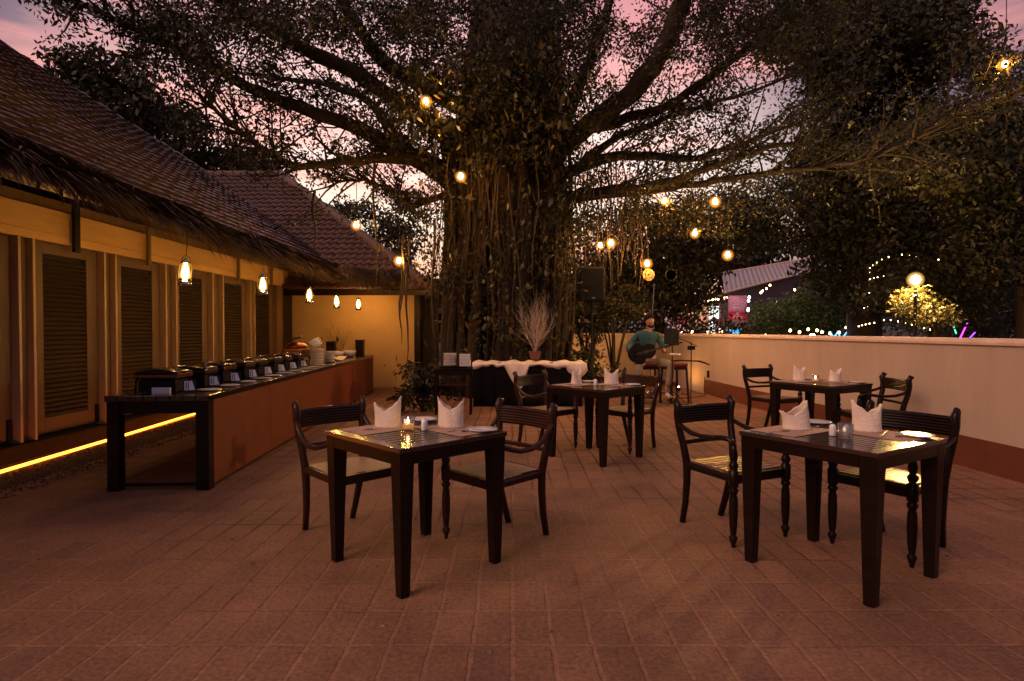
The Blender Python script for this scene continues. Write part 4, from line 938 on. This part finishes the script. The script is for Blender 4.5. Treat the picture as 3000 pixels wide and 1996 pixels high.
# limbs: (photo track, depths, radii)
limbs = [
 ([(1330, 560), (1208, 470), (1048, 469), (882, 488), (783, 441), (700, 380), (600, 300)], (12.5, 9.0), (.17, .03)),
 ([(1340, 520), (1202, 458), (1020, 364), (855, 309), (690, 237), (552, 165), (414, 88), (237, 17)], (12.5, 8.5), (.24, .03)),
 ([(1380, 450), (1213, 331), (1048, 221), (855, 127), (717, 44), (560, -60)], (12.5, 9.5), (.26, .08)),
 ([(1380, 330), (1131, 182), (1020, 28), (960, -100)], (12.5, 10.5), (.2, .09)),
 ([(1300, 500), (1180, 420), (1080, 300), (960, 250), (800, 230), (640, 200)], (12.6, 13.5), (.18, .03)),
 ([(1600, 470), (1760, 340), (1850, 270), (1930, 170), (1985, 50), (2020, -80)], (12.4, 10.5), (.26, .18)),
 ([(1620, 520), (1815, 455), (2000, 465), (2150, 430), (2377, 344)], (12.6, 11.5), (.17, .03)),
 ([(1640, 600), (1700, 570), (1930, 540), (2100, 485), (2216, 440), (2350, 420)], (12.4, 10.5), (.16, .04)),
 ([(1640, 590), (1900, 560), (2100, 530), (2274, 502), (2446, 482), (2618, 436), (2704, 396), (2848, 321), (3050, 250)], (12.2, 9.5), (.10, .03)),
 ([(1700, 380), (1900, 330), (2050, 250), (2200, 130), (2330, 40), (2450, -40)], (12.6, 11), (.15, .04)),
 ([(1620, 430), (1700, 250), (1760, 80), (1800, -60)], (12.6, 12), (.2, .1)),
 ([(1450, 300), (1440, 100), (1400, -80)], (12.6, 12.4), (.4, .3)),
 ([(1330, 560), (1220, 600), (1150, 560), (1070, 530), (980, 540)], (12.6, 11.5), (.1, .02)),
 ([(1700, 480), (1820, 400), (2000, 330), (2100, 300), (2300, 230)], (12.6, 13.5), (.12, .03)),
]
tips = []
twg = MB()
for track, (D0, D1), (r0, r1) in limbs:
    # catmull style resample with waviness
    n = len(track); q = []
    for i in range(n - 1):
        for s_ in range(4):
            t_ = s_ / 4; k = (i + t_) / (n - 1); a, b = track[i], track[i + 1]
            pm = track[max(i - 1, 0)]; pn = track[min(i + 2, n - 1)]
            def cr(j): return .5 * (2 * a[j] + (b[j] - pm[j]) * t_ + (2 * pm[j] - 5 * a[j] + 4 * b[j] - pn[j]) * t_ ** 2 + (-pm[j] + 3 * a[j] - 3 * b[j] + pn[j]) * t_ ** 3)
            q.append(P(cr(0) + rnd.uniform(-5, 5), cr(1) + rnd.uniform(-5, 5), D0 + (D1 - D0) * k))
    q.append(P(*track[-1], D1)); m = len(q)
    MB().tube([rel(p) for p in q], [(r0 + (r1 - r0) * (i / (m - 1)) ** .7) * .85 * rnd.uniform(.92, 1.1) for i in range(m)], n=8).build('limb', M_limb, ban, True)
    # side branches
    for i in range(3, m):
        for _ in range(3 if r1 < .06 else 2):
            d = (q[i] - q[i - 1]).normalized(); sd_ = Vector((rnd.gauss(0, .5), rnd.gauss(0, .7), rnd.gauss(.25, .5))); dd = (d * .9 + sd_).normalized(); L_ = rnd.uniform(.5, 1.5); w_ = [q[i]]
            for s_ in range(5): dd = (dd + Vector((rnd.gauss(0, .16), rnd.gauss(0, .16), rnd.gauss(.0, .14)))).normalized(); w_.append(w_[-1] + dd * L_ / 5)
            twg.tube([rel(p) for p in w_], [.022, .018, .015, .012, .008, .004], n=5, cap=False)
            tips += [tuple(w_[3]), tuple(w_[4]), tuple(w_[5])]
twg.build('twigs', M_limb, ban)
def brel(c): return [(a - bx, b - by, z) for a, b, z in c]
leaves('crown', brel(tips), [.26] * len(tips), 15, .085, M_leaf, ban, 1)
zc = zone([(1450, 110, 330, 190, 10, 13.5, 300), (1430, 330, 280, 150, 10.8, 12.2, 130), (1050, 50, 250, 90, 9.5, 13, 80), (560, 60, 240, 65, 8.5, 11.5, 60), (850, 60, 200, 80, 9, 12, 44), (700, 220, 200, 90, 9, 12, 20), (1030, 270, 220, 130, 10, 13, 26), (1660, 200, 120, 230, 10.5, 12.5, 60), (1180, 200, 110, 200, 10.5, 12.5, 40),
           (2050, 90, 320, 110, 10, 13, 90), (1980, 300, 200, 120, 10.5, 13, 26), (2300, 60, 280, 110, 10, 13, 120), (2000, 620, 260, 60, 10.5, 13.5, 30), (2150, 380, 230, 120, 11, 13.5, 12), (1200, 540, 90, 130, 11.5, 13, 14), (700, 420, 90, 60, 9, 10, 9), (1850, 480, 160, 110, 11, 13, 26), (200, 20, 60, 25, 8, 9, 5), (470, 100, 130, 60, 8.5, 10, 24)], 21)
leaves('crown', brel(zc), [.36] * len(zc), 66, .088, M_leaf, ban, 2)
# aerial root curtain (more than a hundred strands)
rt = MB(); r_ = random.Random(12)
for k in range(230):
    px = r_.choice([r_.gauss(1460, 115), r_.gauss(1470, 130), r_.uniform(1240, 1700), r_.uniform(1690, 1890)]); D = r_.uniform(11.2, 12.2); y0 = r_.uniform(330, 620) + abs(px - 1480) * .25
    y1 = min(r_.uniform(y0 + 100, 1180), 1180) if px < 1690 else r_.uniform(650, 860)
    a = P(px, y0, D); b = P(px + r_.gauss(0, 15), y1, D); b.z = max(b.z, .02); q = []
    for i in range(7): t_ = i / 6; q.append(rel(a.lerp(b, t_) + Vector((.05 * sin(t_ * 7 + k) + r_.uniform(-.01, .01), .04 * cos(t_ * 5 + k), 0))))
    R_ = r_.choice([.003, .004, .006, .009, .016]); rt.tube(q, [R_ * (1 - .5 * i / 6) for i in range(7)], n=5, cap=False)
for px, y0, y1, D in ((1175, 770, 1010, 11.0), (1195, 700, 1090, 11.2), (1185, 690, 960, 11.1), (920, 560, 760, 11), (1095, 430, 860, 11.5), (1270, 640, 1100, 11.3)):
    a, b = P(px, y0, D), P(px + r_.uniform(-12, 12), y1, D); rt.tube([rel(a.lerp(b, i / 6) + Vector((.03 * sin(i * 1.4 + px), 0, 0))) for i in range(7)], [.028, .026, .024, .02, .016, .01, .004], n=6, cap=False)
tag(rt.build('aerial_roots', M_root, ban, True), kind='stuff')
# bent bare branch catching bulb light
MB().tube([rel(P(x, y, 11.3)) for x, y in ((1520, 340), (1505, 370), (1490, 420), (1470, 455), (1448, 468), (1440, 520), (1425, 560))], [.03, .035, .04, .038, .035, .03, .02], n=8).build('limb', M_root, ban, True)
# climber leaves on the trunk
cc = []
r_ = random.Random(31)
for k in range(420):
    px = r_.gauss(1480, 130); py = r_.uniform(330, 1080); D = r_.uniform(11.0, 11.9); cc.append(tuple(P(px, py, D)))
leaves('climber', brel(cc), [.3] * len(cc), 3, .14, M_leafyl, ban, 5, .45, 1.6)
leaves('climber', brel(zone([(1480, 620, 230, 300, 11.5, 12.0, 60), (1440, 270, 290, 120, 10.6, 11.6, 140), (1520, 860, 150, 200, 11.5, 12, 70), (1660, 620, 60, 260, 11.2, 12, 60), (1290, 640, 50, 260, 11.2, 12, 45), (1700, 560, 70, 120, 11.5, 12.5, 30)], 33)), [.33] * 405, 26, .085, M_leaf, ban, 6, .45, 1.2)
leaves('climber', brel(zone([(1440, 230, 300, 170, 10.0, 11.0, 60)], 35)), [.5] * 60, 9, .16, M_leafyl, ban, 8, .4, 1.8)

# ------------------------------------------------------------------ other trees and plants
def tree(name, label, cat, base, trunk_top, r0, zones, n_each, rad, size, m, seed, group=None, branches=5, droop=.4):
    t = thing(name, label, cat, (base[0], base[1], 0), 0, group); b = Vector((base[0], base[1], 0)); rr = random.Random(seed)
    top = Vector(trunk_top); tb_ = MB(); q = [Vector((0, 0, -.05)) + (top - b) * (i / 6) + Vector((rr.uniform(-.1, .1), rr.uniform(-.1, .1), 0)) * min(i, 1) for i in range(7)]
    tb_.tube(q, [r0 * (1 - .1 * i) for i in range(7)], n=9)
    cs = zone(zones, seed)
    for k in range(branches):
        c = Vector(rr.choice(cs)) - b; s_ = q[rr.randint(3, 6)]; tb_.tube([s_.lerp(c, i / 5) + Vector((0, 0, .15 * sin(i * .6))) for i in range(6)], [r0 * .4 * (1 - .15 * i) for i in range(6)], n=6, cap=False)
    tb_.build('trunk', M_bark, t, True)
    leaves('crown', [(x - b.x, y - b.y, z) for x, y, z in cs], [rad] * len(cs), n_each, size, m, t, seed, droop=droop)
    return t
tree('shade_tree', 'tall dark leafy tree rising behind the long tiled roof', 'tree', (-13, 24, 0), (-12.5, 24, 8), .35, [(590, 530, 250, 95, 22, 26, 170), (470, 380, 130, 75, 21, 25, 60), (250, 210, 75, 50, 20, 22, 30), (330, 280, 120, 60, 20, 24, 40), (400, 190, 60, 40, 20, 22, 9)], 70, .8, .24, M_leafdk, 41)
tree('shade_tree', 'small feathery tree top seen above the hip of the clay roof', 'tree', (-5.6, 26, 0), (-5.4, 26, 6), .15, [(1040, 620, 55, 40, 24, 26, 22), (1120, 720, 90, 90, 23, 26, 50), (1190, 640, 40, 110, 22, 24, 26)], 50, .6, .2, M_leafdk, 43)
tree('ivy_clad_tree', 'massive dark tree with an ivy covered trunk at upper right', 'tree', (11.3, 19, 0), (11.0, 19, 10), .55, [(2560, 330, 170, 420, 17, 20, 330), (2450, 120, 190, 150, 15, 19, 150), (2440, 580, 130, 150, 17, 20, 100), (2700, 100, 160, 130, 16, 20, 130), (2800, 560, 240, 220, 17, 20, 200), (2620, 780, 260, 120, 18, 21, 120)], 80, .75, .19, M_leafdk, 45, branches=9)
tree('leafy_tree', 'warm lit leafy tree at the right edge of the picture', 'tree', (12.6, 14.5, 0), (12.2, 14.5, 6), .25, [(2850, 420, 170, 110, 12, 15, 150), (2920, 640, 130, 170, 12.5, 15, 130), (2700, 450, 180, 90, 11, 14, 70), (2960, 270, 50, 110, 12, 14, 16), (2860, 160, 70, 110, 12, 14, 22), (2750, 850, 260, 80, 14, 17, 80)], 60, .55, .14, M_leaf, 47, branches=8)
tree('garden_tree', 'dark tree filling the gap above the guitarist', 'tree', (4.6, 18.5, 0), (4.5, 18.5, 4.5), .22, [(1900, 720, 260, 110, 15.5, 19, 170), (2120, 650, 200, 80, 16, 20, 100), (1850, 860, 190, 70, 15.5, 17.5, 90), (2260, 620, 170, 100, 16.5, 20, 70), (2030, 880, 70, 60, 16, 18, 16)], 55, .6, .15, M_leaf, 49, branches=8)
tree('broad_tree', 'low spreading bright green tree beyond the wall, left of the street lamp', 'tree', (13.5, 26, 0), (13.3, 26, 2.2), .15, [(2370, 920, 170, 50, 24, 28, 120), (2440, 850, 80, 50, 24, 27, 40), (2270, 950, 90, 25, 24, 27, 30)], 70, .6, .16, M_leafgr, 51)
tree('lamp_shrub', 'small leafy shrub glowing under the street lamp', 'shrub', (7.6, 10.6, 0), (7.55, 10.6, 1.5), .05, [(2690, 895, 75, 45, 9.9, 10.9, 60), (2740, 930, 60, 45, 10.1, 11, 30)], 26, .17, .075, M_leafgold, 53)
for k, (px, D, lab, zs) in enumerate(((1720, 13.2, 'thin dark shrub just right of the banyan roots', [(1715, 960, 45, 50, 12.9, 13.4, 22), (1720, 1050, 30, 50, 12.9, 13.3, 8)]), (1800, 13.0, 'multi stemmed small tree below the loudspeaker', [(1790, 905, 85, 40, 12.6, 13.4, 40), (1850, 880, 60, 40, 12.8, 13.4, 22)]))):
    x, y = (px - 1500) / F * D, D; t = thing('young_tree', lab, 'small tree', (x, y, 0)); tb_ = MB(); rr = random.Random(60 + k)
    for j in range(7):
        tx, ty = rr.uniform(-.5, .5), rr.uniform(-.3, .3); tb_.tube([(0, 0, 0), (tx * .15, ty * .15, .5), (tx * .5, ty * .5, 1.1), (tx, ty, 1.8)], [.04, .03, .022, .01], n=6)
    tb_.build('trunk', M_bark, t, True); cs = zone(zs, 70 + k)
    leaves('crown', [(a - x, b - y, c) for a, b, c in cs], [.22] * len(cs), 40, .08, M_leaf, t, 80 + k)
def plant(label, loc, n, h, w_, seed, m=M_leafdk):
    t = thing('potted_shrub' if False else 'leafy_plant', label, 'plant', loc); rr = random.Random(seed); cs = [(rr.gauss(0, w_ * .45), rr.gauss(0, w_ * .4), rr.uniform(.1, h)) for _ in range(n)]
    sm = MB()
    for c in cs[:12]: sm.tube([(0, 0, 0), (c[0] * .5, c[1] * .5, c[2] * .6), c], [.012, .009, .005], n=5)
    sm.build('stems', M_bark, t); leaves('foliage', cs, [.16] * n, 30, .10, m, t, seed)
plant('dark flowering shrub left of the small serving stand', (-1.45, 9.7, 0), 40, .75, .4, 90)
plant('leafy plant at the left edge in front of the shutters', (-4.8, 5.15, .0), 12, .42, .25, 92, M_leafgr)
plant('dark shrub under the right side of the draped table', (1.45, 12.1, 0), 40, .9, .5, 93)
leaves_far = zone([(1900, 975, 330, 30, 19, 24, 60), (2780, 950, 260, 35, 30, 36, 80), (1130, 830, 60, 60, 16, 18, 20), (2900, 900, 200, 90, 22, 28, 90), (1620, 900, 120, 120, 16.5, 18, 60)], 95)
und = leaves('undergrowth', leaves_far, [.9] * len(leaves_far), 90, .17, M_leafdk, None, 96); tag(und, kind='stuff')
far = zone([(300, 700, 600, 200, 40, 48, 90), (1400, 900, 400, 40, 34, 42, 70), (2500, 800, 700, 130, 52, 60, 200)], 97)
tag(leaves('far_wood', far, [2.4] * len(far), 90, .7, M_leafdk, None, 98), kind='stuff')

# small fallen leaves and bits on the pavers
V = []
nf_ = 260; fx = rng.uniform(-3.5, 4, nf_); fy = rng.uniform(1.9, 9, nf_); s_ = .005 + .02 * rng.random(nf_) ** 2.5; a_ = rng.uniform(0, 6.28, nf_)
V = np.zeros((nf_, 4, 3))
for j, (u, v, z) in enumerate(((-1, 0, .004), (0, -.45, .008), (1, 0, .005), (0, .45, .003))):
    V[:, j, 0] = fx + s_ * (u * np.cos(a_) - v * np.sin(a_)); V[:, j, 1] = fy + s_ * (u * np.sin(a_) + v * np.cos(a_)); V[:, j, 2] = z
tag(fast_mesh('fallen_leaves', V, 4, mat('dead_leaf', (.09, .045, .025), .8, c2=(.2, .12, .07), nscale=1, island=[(.03, .015, .01), (.1, .05, .03), (.4, .28, .2)])), kind='stuff')

# ------------------------------------------------------------------ hanging bulbs
def make_bulb(R=.042, lit=True):
    t = thing('hanging_bulb', 'x', 'light bulb')
    if lit: MB().lathe([(.001, -.12), (.045, -.112), (.085, -.085), (.112, -.04), (.12, 0), (.112, .04), (.087, .082), (.05, .108)], 24).build('globe', M_halo, t, True)  # shell added around the lit bulb to paint its soft halo
    MB().lathe([(.001, -R), (R * .6, -R * .8), (R, 0), (R * .75, R * .8), (R * .4, R * 1.4)], 16).build('bulb', M_bulb if lit else M_glass, t, True)
    MB().lathe([(R * .42, R * 1.35), (R * .42, R * 2.4), (.006, R * 2.7)], 12).build('socket', M_black, t, True)
    MB().tube([(0, 0, R * 2.6), (.01, 0, .4), (0, 0, 1.5)], .0065, n=5).build('cord', M_black, t)
    return t
b0 = make_bulb(); bulbs = [(1248, 298, 10.0, 'bulb glowing in the leaves highest on the left of the banyan'), (1350, 518, 10.6, 'bulb hanging at the left side of the banyan trunk'), (1044, 660, 11.5, 'bulb in front of the clay roof hip'), (1169, 765, 11.0, 'bulb hanging low above the cream wing wall'),
         (1948, 590, 12.0, 'higher left bulb of the pair right of the trunk'), (2095, 592, 10.5, 'bright bulb higher right, against the sunset gaps'), (1790, 713, 11.2, 'bulb above the loudspeaker, brighter of the close pair'), (1758, 720, 13.0, 'dimmer bulb of the close pair above the loudspeaker'),
         (2036, 684, 11.5, 'bulb in the dark foliage right of the woven disc'), (2132, 748, 10.8, 'bulb just above the far metal roof'), (1896, 773, 11.2, 'bulb directly above the woven disc'), (2945, 190, 9.5, 'bulb at the top right among lit leaves')]
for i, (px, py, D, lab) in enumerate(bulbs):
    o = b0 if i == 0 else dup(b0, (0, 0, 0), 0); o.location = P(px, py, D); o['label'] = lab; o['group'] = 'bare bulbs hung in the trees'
ub = make_bulb(.035, False); ub.location = P(1568, 328, 10.4); ub['label'] = 'unlit clear bulb hanging in the middle of the banyan'; ub['name'] = ''
del ub['name']
fc = thing('festoon_cable', 'thin dark cable sagging between the hanging bulbs right of the trunk', 'cable', (0, 0, 0))
cb = MB()
tops = [P(px, py, D) + Vector((0, 0, 1.5)) for px, py, D, _ in (bulbs[6], bulbs[10], bulbs[8], bulbs[9])]
for a, b in zip(tops, tops[1:]): cb.tube([a.lerp(b, i / 8) - Vector((0, 0, .25 * sin(PI * i / 8))) for i in range(9)], .006, n=5)
cb.build('cable', M_black, fc)
# street lamp beyond the wall
sp_ = Vector((6.75, 10.0, 2.17)); sl_ = thing('garden_lamp', 'brightest lamp, a glowing globe on a post beyond the parapet', 'street lamp', (sp_.x, sp_.y, 0))
MB().tube([(0, 0, 0), (0, 0, 2.08)], .03, n=10).build('post', M_black, sl_)
MB().lathe([(.001, -.07), (.05, -.05), (.07, 0), (.05, .05), (.001, .07)], 20, c=(0, 0, 2.17)).build('globe', emit('lamp_globe', (1, .56, .17), 3000), sl_, True)
MB().lathe([(.001, -.14), (.055, -.13), (.1, -.1), (.13, -.053), (.14, 0), (.13, .053), (.1, .1), (.055, .13), (.001, .14)], 28, c=(0, 0, 2.17)).build('halo_shell', amber('lamp_halo_glow', (1, .5, .12), .9, 2.5), sl_, True)  # larger shell is a painted halo around the lamp globe
# small uplights hidden behind trunk and stools (their glow is on the wall)
M_up = emit('uplight_lens', (1, .46, .09), 420)
for loc, lab in (((1.95, 15.3, 0), 'small ground spotlight shining up the wall behind the thin shrub'), ((3.62, 13.0, 0), 'small ground spotlight behind the guitarist lighting the wall orange'), ((1.3, 15.4, 0), 'small ground spotlight at the end of the wall by the banyan')):
    t = thing('ground_spotlight', lab, 'spotlight', loc, 0, 'ground spotlights'); MB().lathe([(.04, 0), (.05, .06), (.045, .09)], 14).build('housing', M_black, t, True); MB().lathe([(.035, .0905), (.035, .094)], 14).build('lens', M_up, t)

# ------------------------------------------------------------------ beyond the wall: shed, banner, stalls, string lights
shed = thing('market_shed', 'long shed with a pale grey metal roof beyond the wall', 'building')
A, B_, C_, D_ = P(2115, 801, 44), P(2403, 752, 48), P(2425, 783, 42), P(2123, 858, 36)
def corr(u, v):
    p = (D_.lerp(C_, u)).lerp(A.lerp(B_, u), v); p.z += .05 * sin(u * 150); return p
MB().grid(corr, 220, 4).build('roof', mat('grey_metal_roof', (.30, .28, .31), .4, c2=(.18, .17, .2), nscale=.5, mix=1), shed, False, solid=.03)
MB().tube([A, B_], .08, n=6).tube([D_, C_], .07, n=6).build('roof_trim', M_coping, shed)
wl = MB(); d0, c0 = D_ + Vector((0, .8, -.1)), C_ + Vector((0, .8, -.1)); wl.add([d0, c0, (c0.x, c0.y, 0), (d0.x, d0.y, 0)], [(0, 1, 2, 3)]); wl.build('wall', mat('mauve_wall', (.30, .2, .2), .8, c2=(.22, .15, .15), nscale=1), shed, solid=.15)
M_up2 = emit('shop_light', (.9, .92, 1), 5)
ban2 = thing('hanging_banner', 'tall pink and red vertical banner with pale lettering beyond the wall', 'banner', P(2161, 908, 33))
MB().box(-.5, .5, -.02, .02, -.10, .78).build('upper_panel', mat('pink_print', (.5, .22, .3), .6, c2=(.32, .1, .17), nscale=4, mix=.4), ban2)
MB().box(-.5, .5, -.02, .02, -.62, -.102).build('lower_panel', mat('red_print', (.5, .02, .05), .6, c2=(.4, .015, .04)), ban2)
MB().box(-.5, .5, -.02, .02, -.8, -.622).build('footer_panel', mat('mauve_print', (.45, .3, .4), .6, c2=(.35, .2, .3)), ban2)
def text(body_, size, loc, m, parent, name='lettering'):
    cu = bpy.data.curves.new('t', 'FONT'); cu.body = body_; cu.size = size; cu.align_x = 'CENTER'; cu.extrude = .004; to_ = bpy.data.objects.new('t', cu); col.objects.link(to_)
    bpy.context.view_layer.update(); me = bpy.data.meshes.new_from_object(to_.evaluated_get(bpy.context.evaluated_depsgraph_get())); bpy.data.objects.remove(to_)
    me.materials.clear(); me.materials.append(m); o = bpy.data.objects.new(name, me); col.objects.link(o); o.parent = parent; o.location = loc; o.rotation_euler = (PI / 2, 0, 0); return o
M_let = mat('pale_letter', (.75, .6, .65), .6); 
text('AL', .2, (0, -.03, -.27), M_let, ban2); text('Afto', .3, (0, -.03, -.5), M_let, ban2)
sq_ = MB()
for k in range(6):
    r_ = random.Random(k); sq_.tube([(-.3 + r_.uniform(0, .1), -.03, .6 - k * .11), (-.1, -.03, .65 - k * .11 + r_.uniform(-.06, .06)), (.1, -.03, .58 - k * .11), (.25 + r_.uniform(0, .1), -.03, .62 - k * .11)], .014, n=4)
sq_.build('lettering', M_let, ban2)
bl = bpy.data.lights.new('banner_fill_light', 'POINT'); bl.energy = 40; bl.color = (1, .75, .8); bl.shadow_soft_size = .3  # unseen point lamp added to brighten the banner
lo = bpy.data.objects.new('banner_fill_light', bl); col.objects.link(lo); lo.location = P(2161, 850, 31.5); lo.parent = None
def stall(px, py, D, w_, h_, c, s_, label, awn=None):
    p = P(px, py, D); t = thing('market_stall', label, 'stall', (p.x, p.y, 0), 0, 'lit market stalls beyond the wall')
    MB().box(-w_ / 2, w_ / 2, 0, .3, .6, p.z + h_ / 2).build('lit_back', emit('stall_glow', c, s_), t)
    MB().box(-w_ / 2 - .05, w_ / 2 + .05, -.6, -.05, .6, .9).build('counter', M_wood, t)
    for x in (-w_ / 2, w_ / 2): MB().box(x - .03, x + .03, -.6, -.54, 0, p.z + h_ / 2 + .2).build('post', M_steel, t)
    MB().add([(-w_ / 2 - .1, -.75, p.z + h_ / 2 + .1), (w_ / 2 + .1, -.75, p.z + h_ / 2 + .1), (w_ / 2 + .1, .2, p.z + h_ / 2 + .45), (-w_ / 2 - .1, .2, p.z + h_ / 2 + .45)], [(0, 1, 2, 3)]).build('awning', awn or M_skirt, t, solid=.02)
stall(2105, 925, 38, 1.0, 1.2, (.85, .9, .82), 1.6, 'stall with a bright white backlit panel left of the banner', M_black)
stall(2152, 972, 30, .7, .3, (.1, .45, .8), 1.2, 'small stall with a cyan glow below the banner')
stall(2105, 970, 28, .45, .25, (.9, .6, .5), 1.3, 'orange trimmed stall just over the wall, left of the cyan stall')
stall(1995, 958, 30, .8, .25, (.9, .35, .3), .8, 'red awning stall right behind the music stand', mat('red_awning', (.4, .05, .06), .7))
stall(1955, 925, 34, 1.2, 1.0, (.75, .4, .38), .55, 'stall with pink patterned backdrop behind the guitarist')
stall(1830, 950, 26, 1.4, .3, (.5, .32, .33), .5, 'dim mauve stall left of the guitarist')
def string(label, plist, R, group='strings of fairy lights beyond the wall', m=None):
    t = thing('string_light', label, 'string lights', (0, 0, 0), 0, group)
    MB().tube([p for p in plist], .006, n=4).build('wire', M_black, t)
    for p in plist:
        o = MB().lathe([(.001, -R), (R * .8, -R * .5), (R * .9, 0), (R * .5, R * .8), (.001, R)], 8).build('bulb', m or M_bulbsmall, t, True); o.location = p - Vector((0, 0, R))
Z3 = lambda L_, D: [P(2000 + x * .4243, 650 + y * .4243, D + .4 * sin(i)) for i, (x, y) in enumerate(L_)]
string('upper ring of tiny lights arching over the lamp', Z3([(1290, 348), (1293, 315), (1313, 297), (1342, 278), (1376, 257), (1422, 240), (1514, 223), (1565, 228), (1616, 232), (1668, 240), (1717, 247), (1766, 258), (1842, 304), (1876, 331), (1830, 440)], 18), .017)
string('short row of tiny lights left of the lamp, uppermost', Z3([(1293, 393), (1320, 386), (1346, 380), (1386, 370)], 18), .016)
string('short row of tiny lights left of the lamp, middle height', Z3([(1256, 494), (1290, 487), (1325, 480), (1360, 470)], 18), .017)
string('short row of tiny lights left of the lamp, lowest', Z3([(1254, 593), (1274, 582), (1299, 570), (1333, 561)], 18), .017)
string('lowest ring of tiny lights just above the wall', Z3([(1216, 718), (1239, 711), (1264, 705), (1290, 699), (1323, 694), (1390, 675), (1437, 675), (1487, 684), (1538, 694), (1582, 707), (1625, 720), (1667, 732), (1708, 740)], 16), .016)
string('row of warm lights under the shed eave left of the banner', Z3([(173, 537), (192, 530), (208, 532), (228, 527), (245, 528), (265, 524), (288, 520), (305, 519)], 33), .055)
string('warm lights climbing the shed gable', Z3([(540, 482), (552, 470), (578, 455), (603, 431)], 33), .06)
string('string of round bulbs hanging low over the wall at its middle', Z3([(743, 741), (807, 752), (867, 733), (928, 740), (962, 752), (1018, 760), (1080, 755), (1130, 720), (1157, 708), (1200, 703)], 20), .05)
string('glowing bulbs just over the wall near the stalls', Z3([(0, 755), (68, 752), (173, 746), (267, 748)], 24), .08)
string('scattered bulbs over the green tree', Z3([(570, 775), (885, 775), (905, 772)], 22), .055)
string('lone bulbs in front of the shed gable', Z3([(773, 462), (1030, 448)], 25), .05)
string('lone bulb in the dark trees at far right', Z3([(2272, 273), (2275, 276)], 16), .045)
string('lights among the leaves left of the banner', Z3([(20, 565), (92, 522), (164, 566), (662, 714)], 26), .04)
string('white shop lights right of the banner', Z3([(460, 510), (455, 535), (452, 590), (450, 603), (643, 545)], 33), .09, m=M_up2)
def neon(label, L_, D, c):
    o = MB().tube(Z3(L_, D), .018, n=6).build('neon_tube', emit('neon', c, 3)); tag(o, label, 'neon tube', 'neon tubes above the wall')
neon('blue zigzag neon tube above the wall, leftmost', [(1020, 760), (1035, 790), (1055, 785), (1075, 755), (1085, 795)], 19, (.1, .4, 1))
neon('blue neon tube above the wall, middle', [(1110, 795), (1138, 755), (1150, 795)], 19, (.1, .4, 1))
neon('blue neon tube above the wall, right of the blue pair', [(1195, 795), (1220, 760), (1212, 785)], 19, (.08, .3, 1))
neon('slanting magenta neon rod at the right of the wall', [(1915, 805), (1975, 680)], 17, (.8, .05, .7))
neon('short green neon rod beside the magenta one', [(1870, 720), (1888, 770)], 17, (.05, .7, .3))
neon('short violet neon rod right of the magenta one', [(1985, 800), (2018, 765)], 17, (.25, .05, .9))
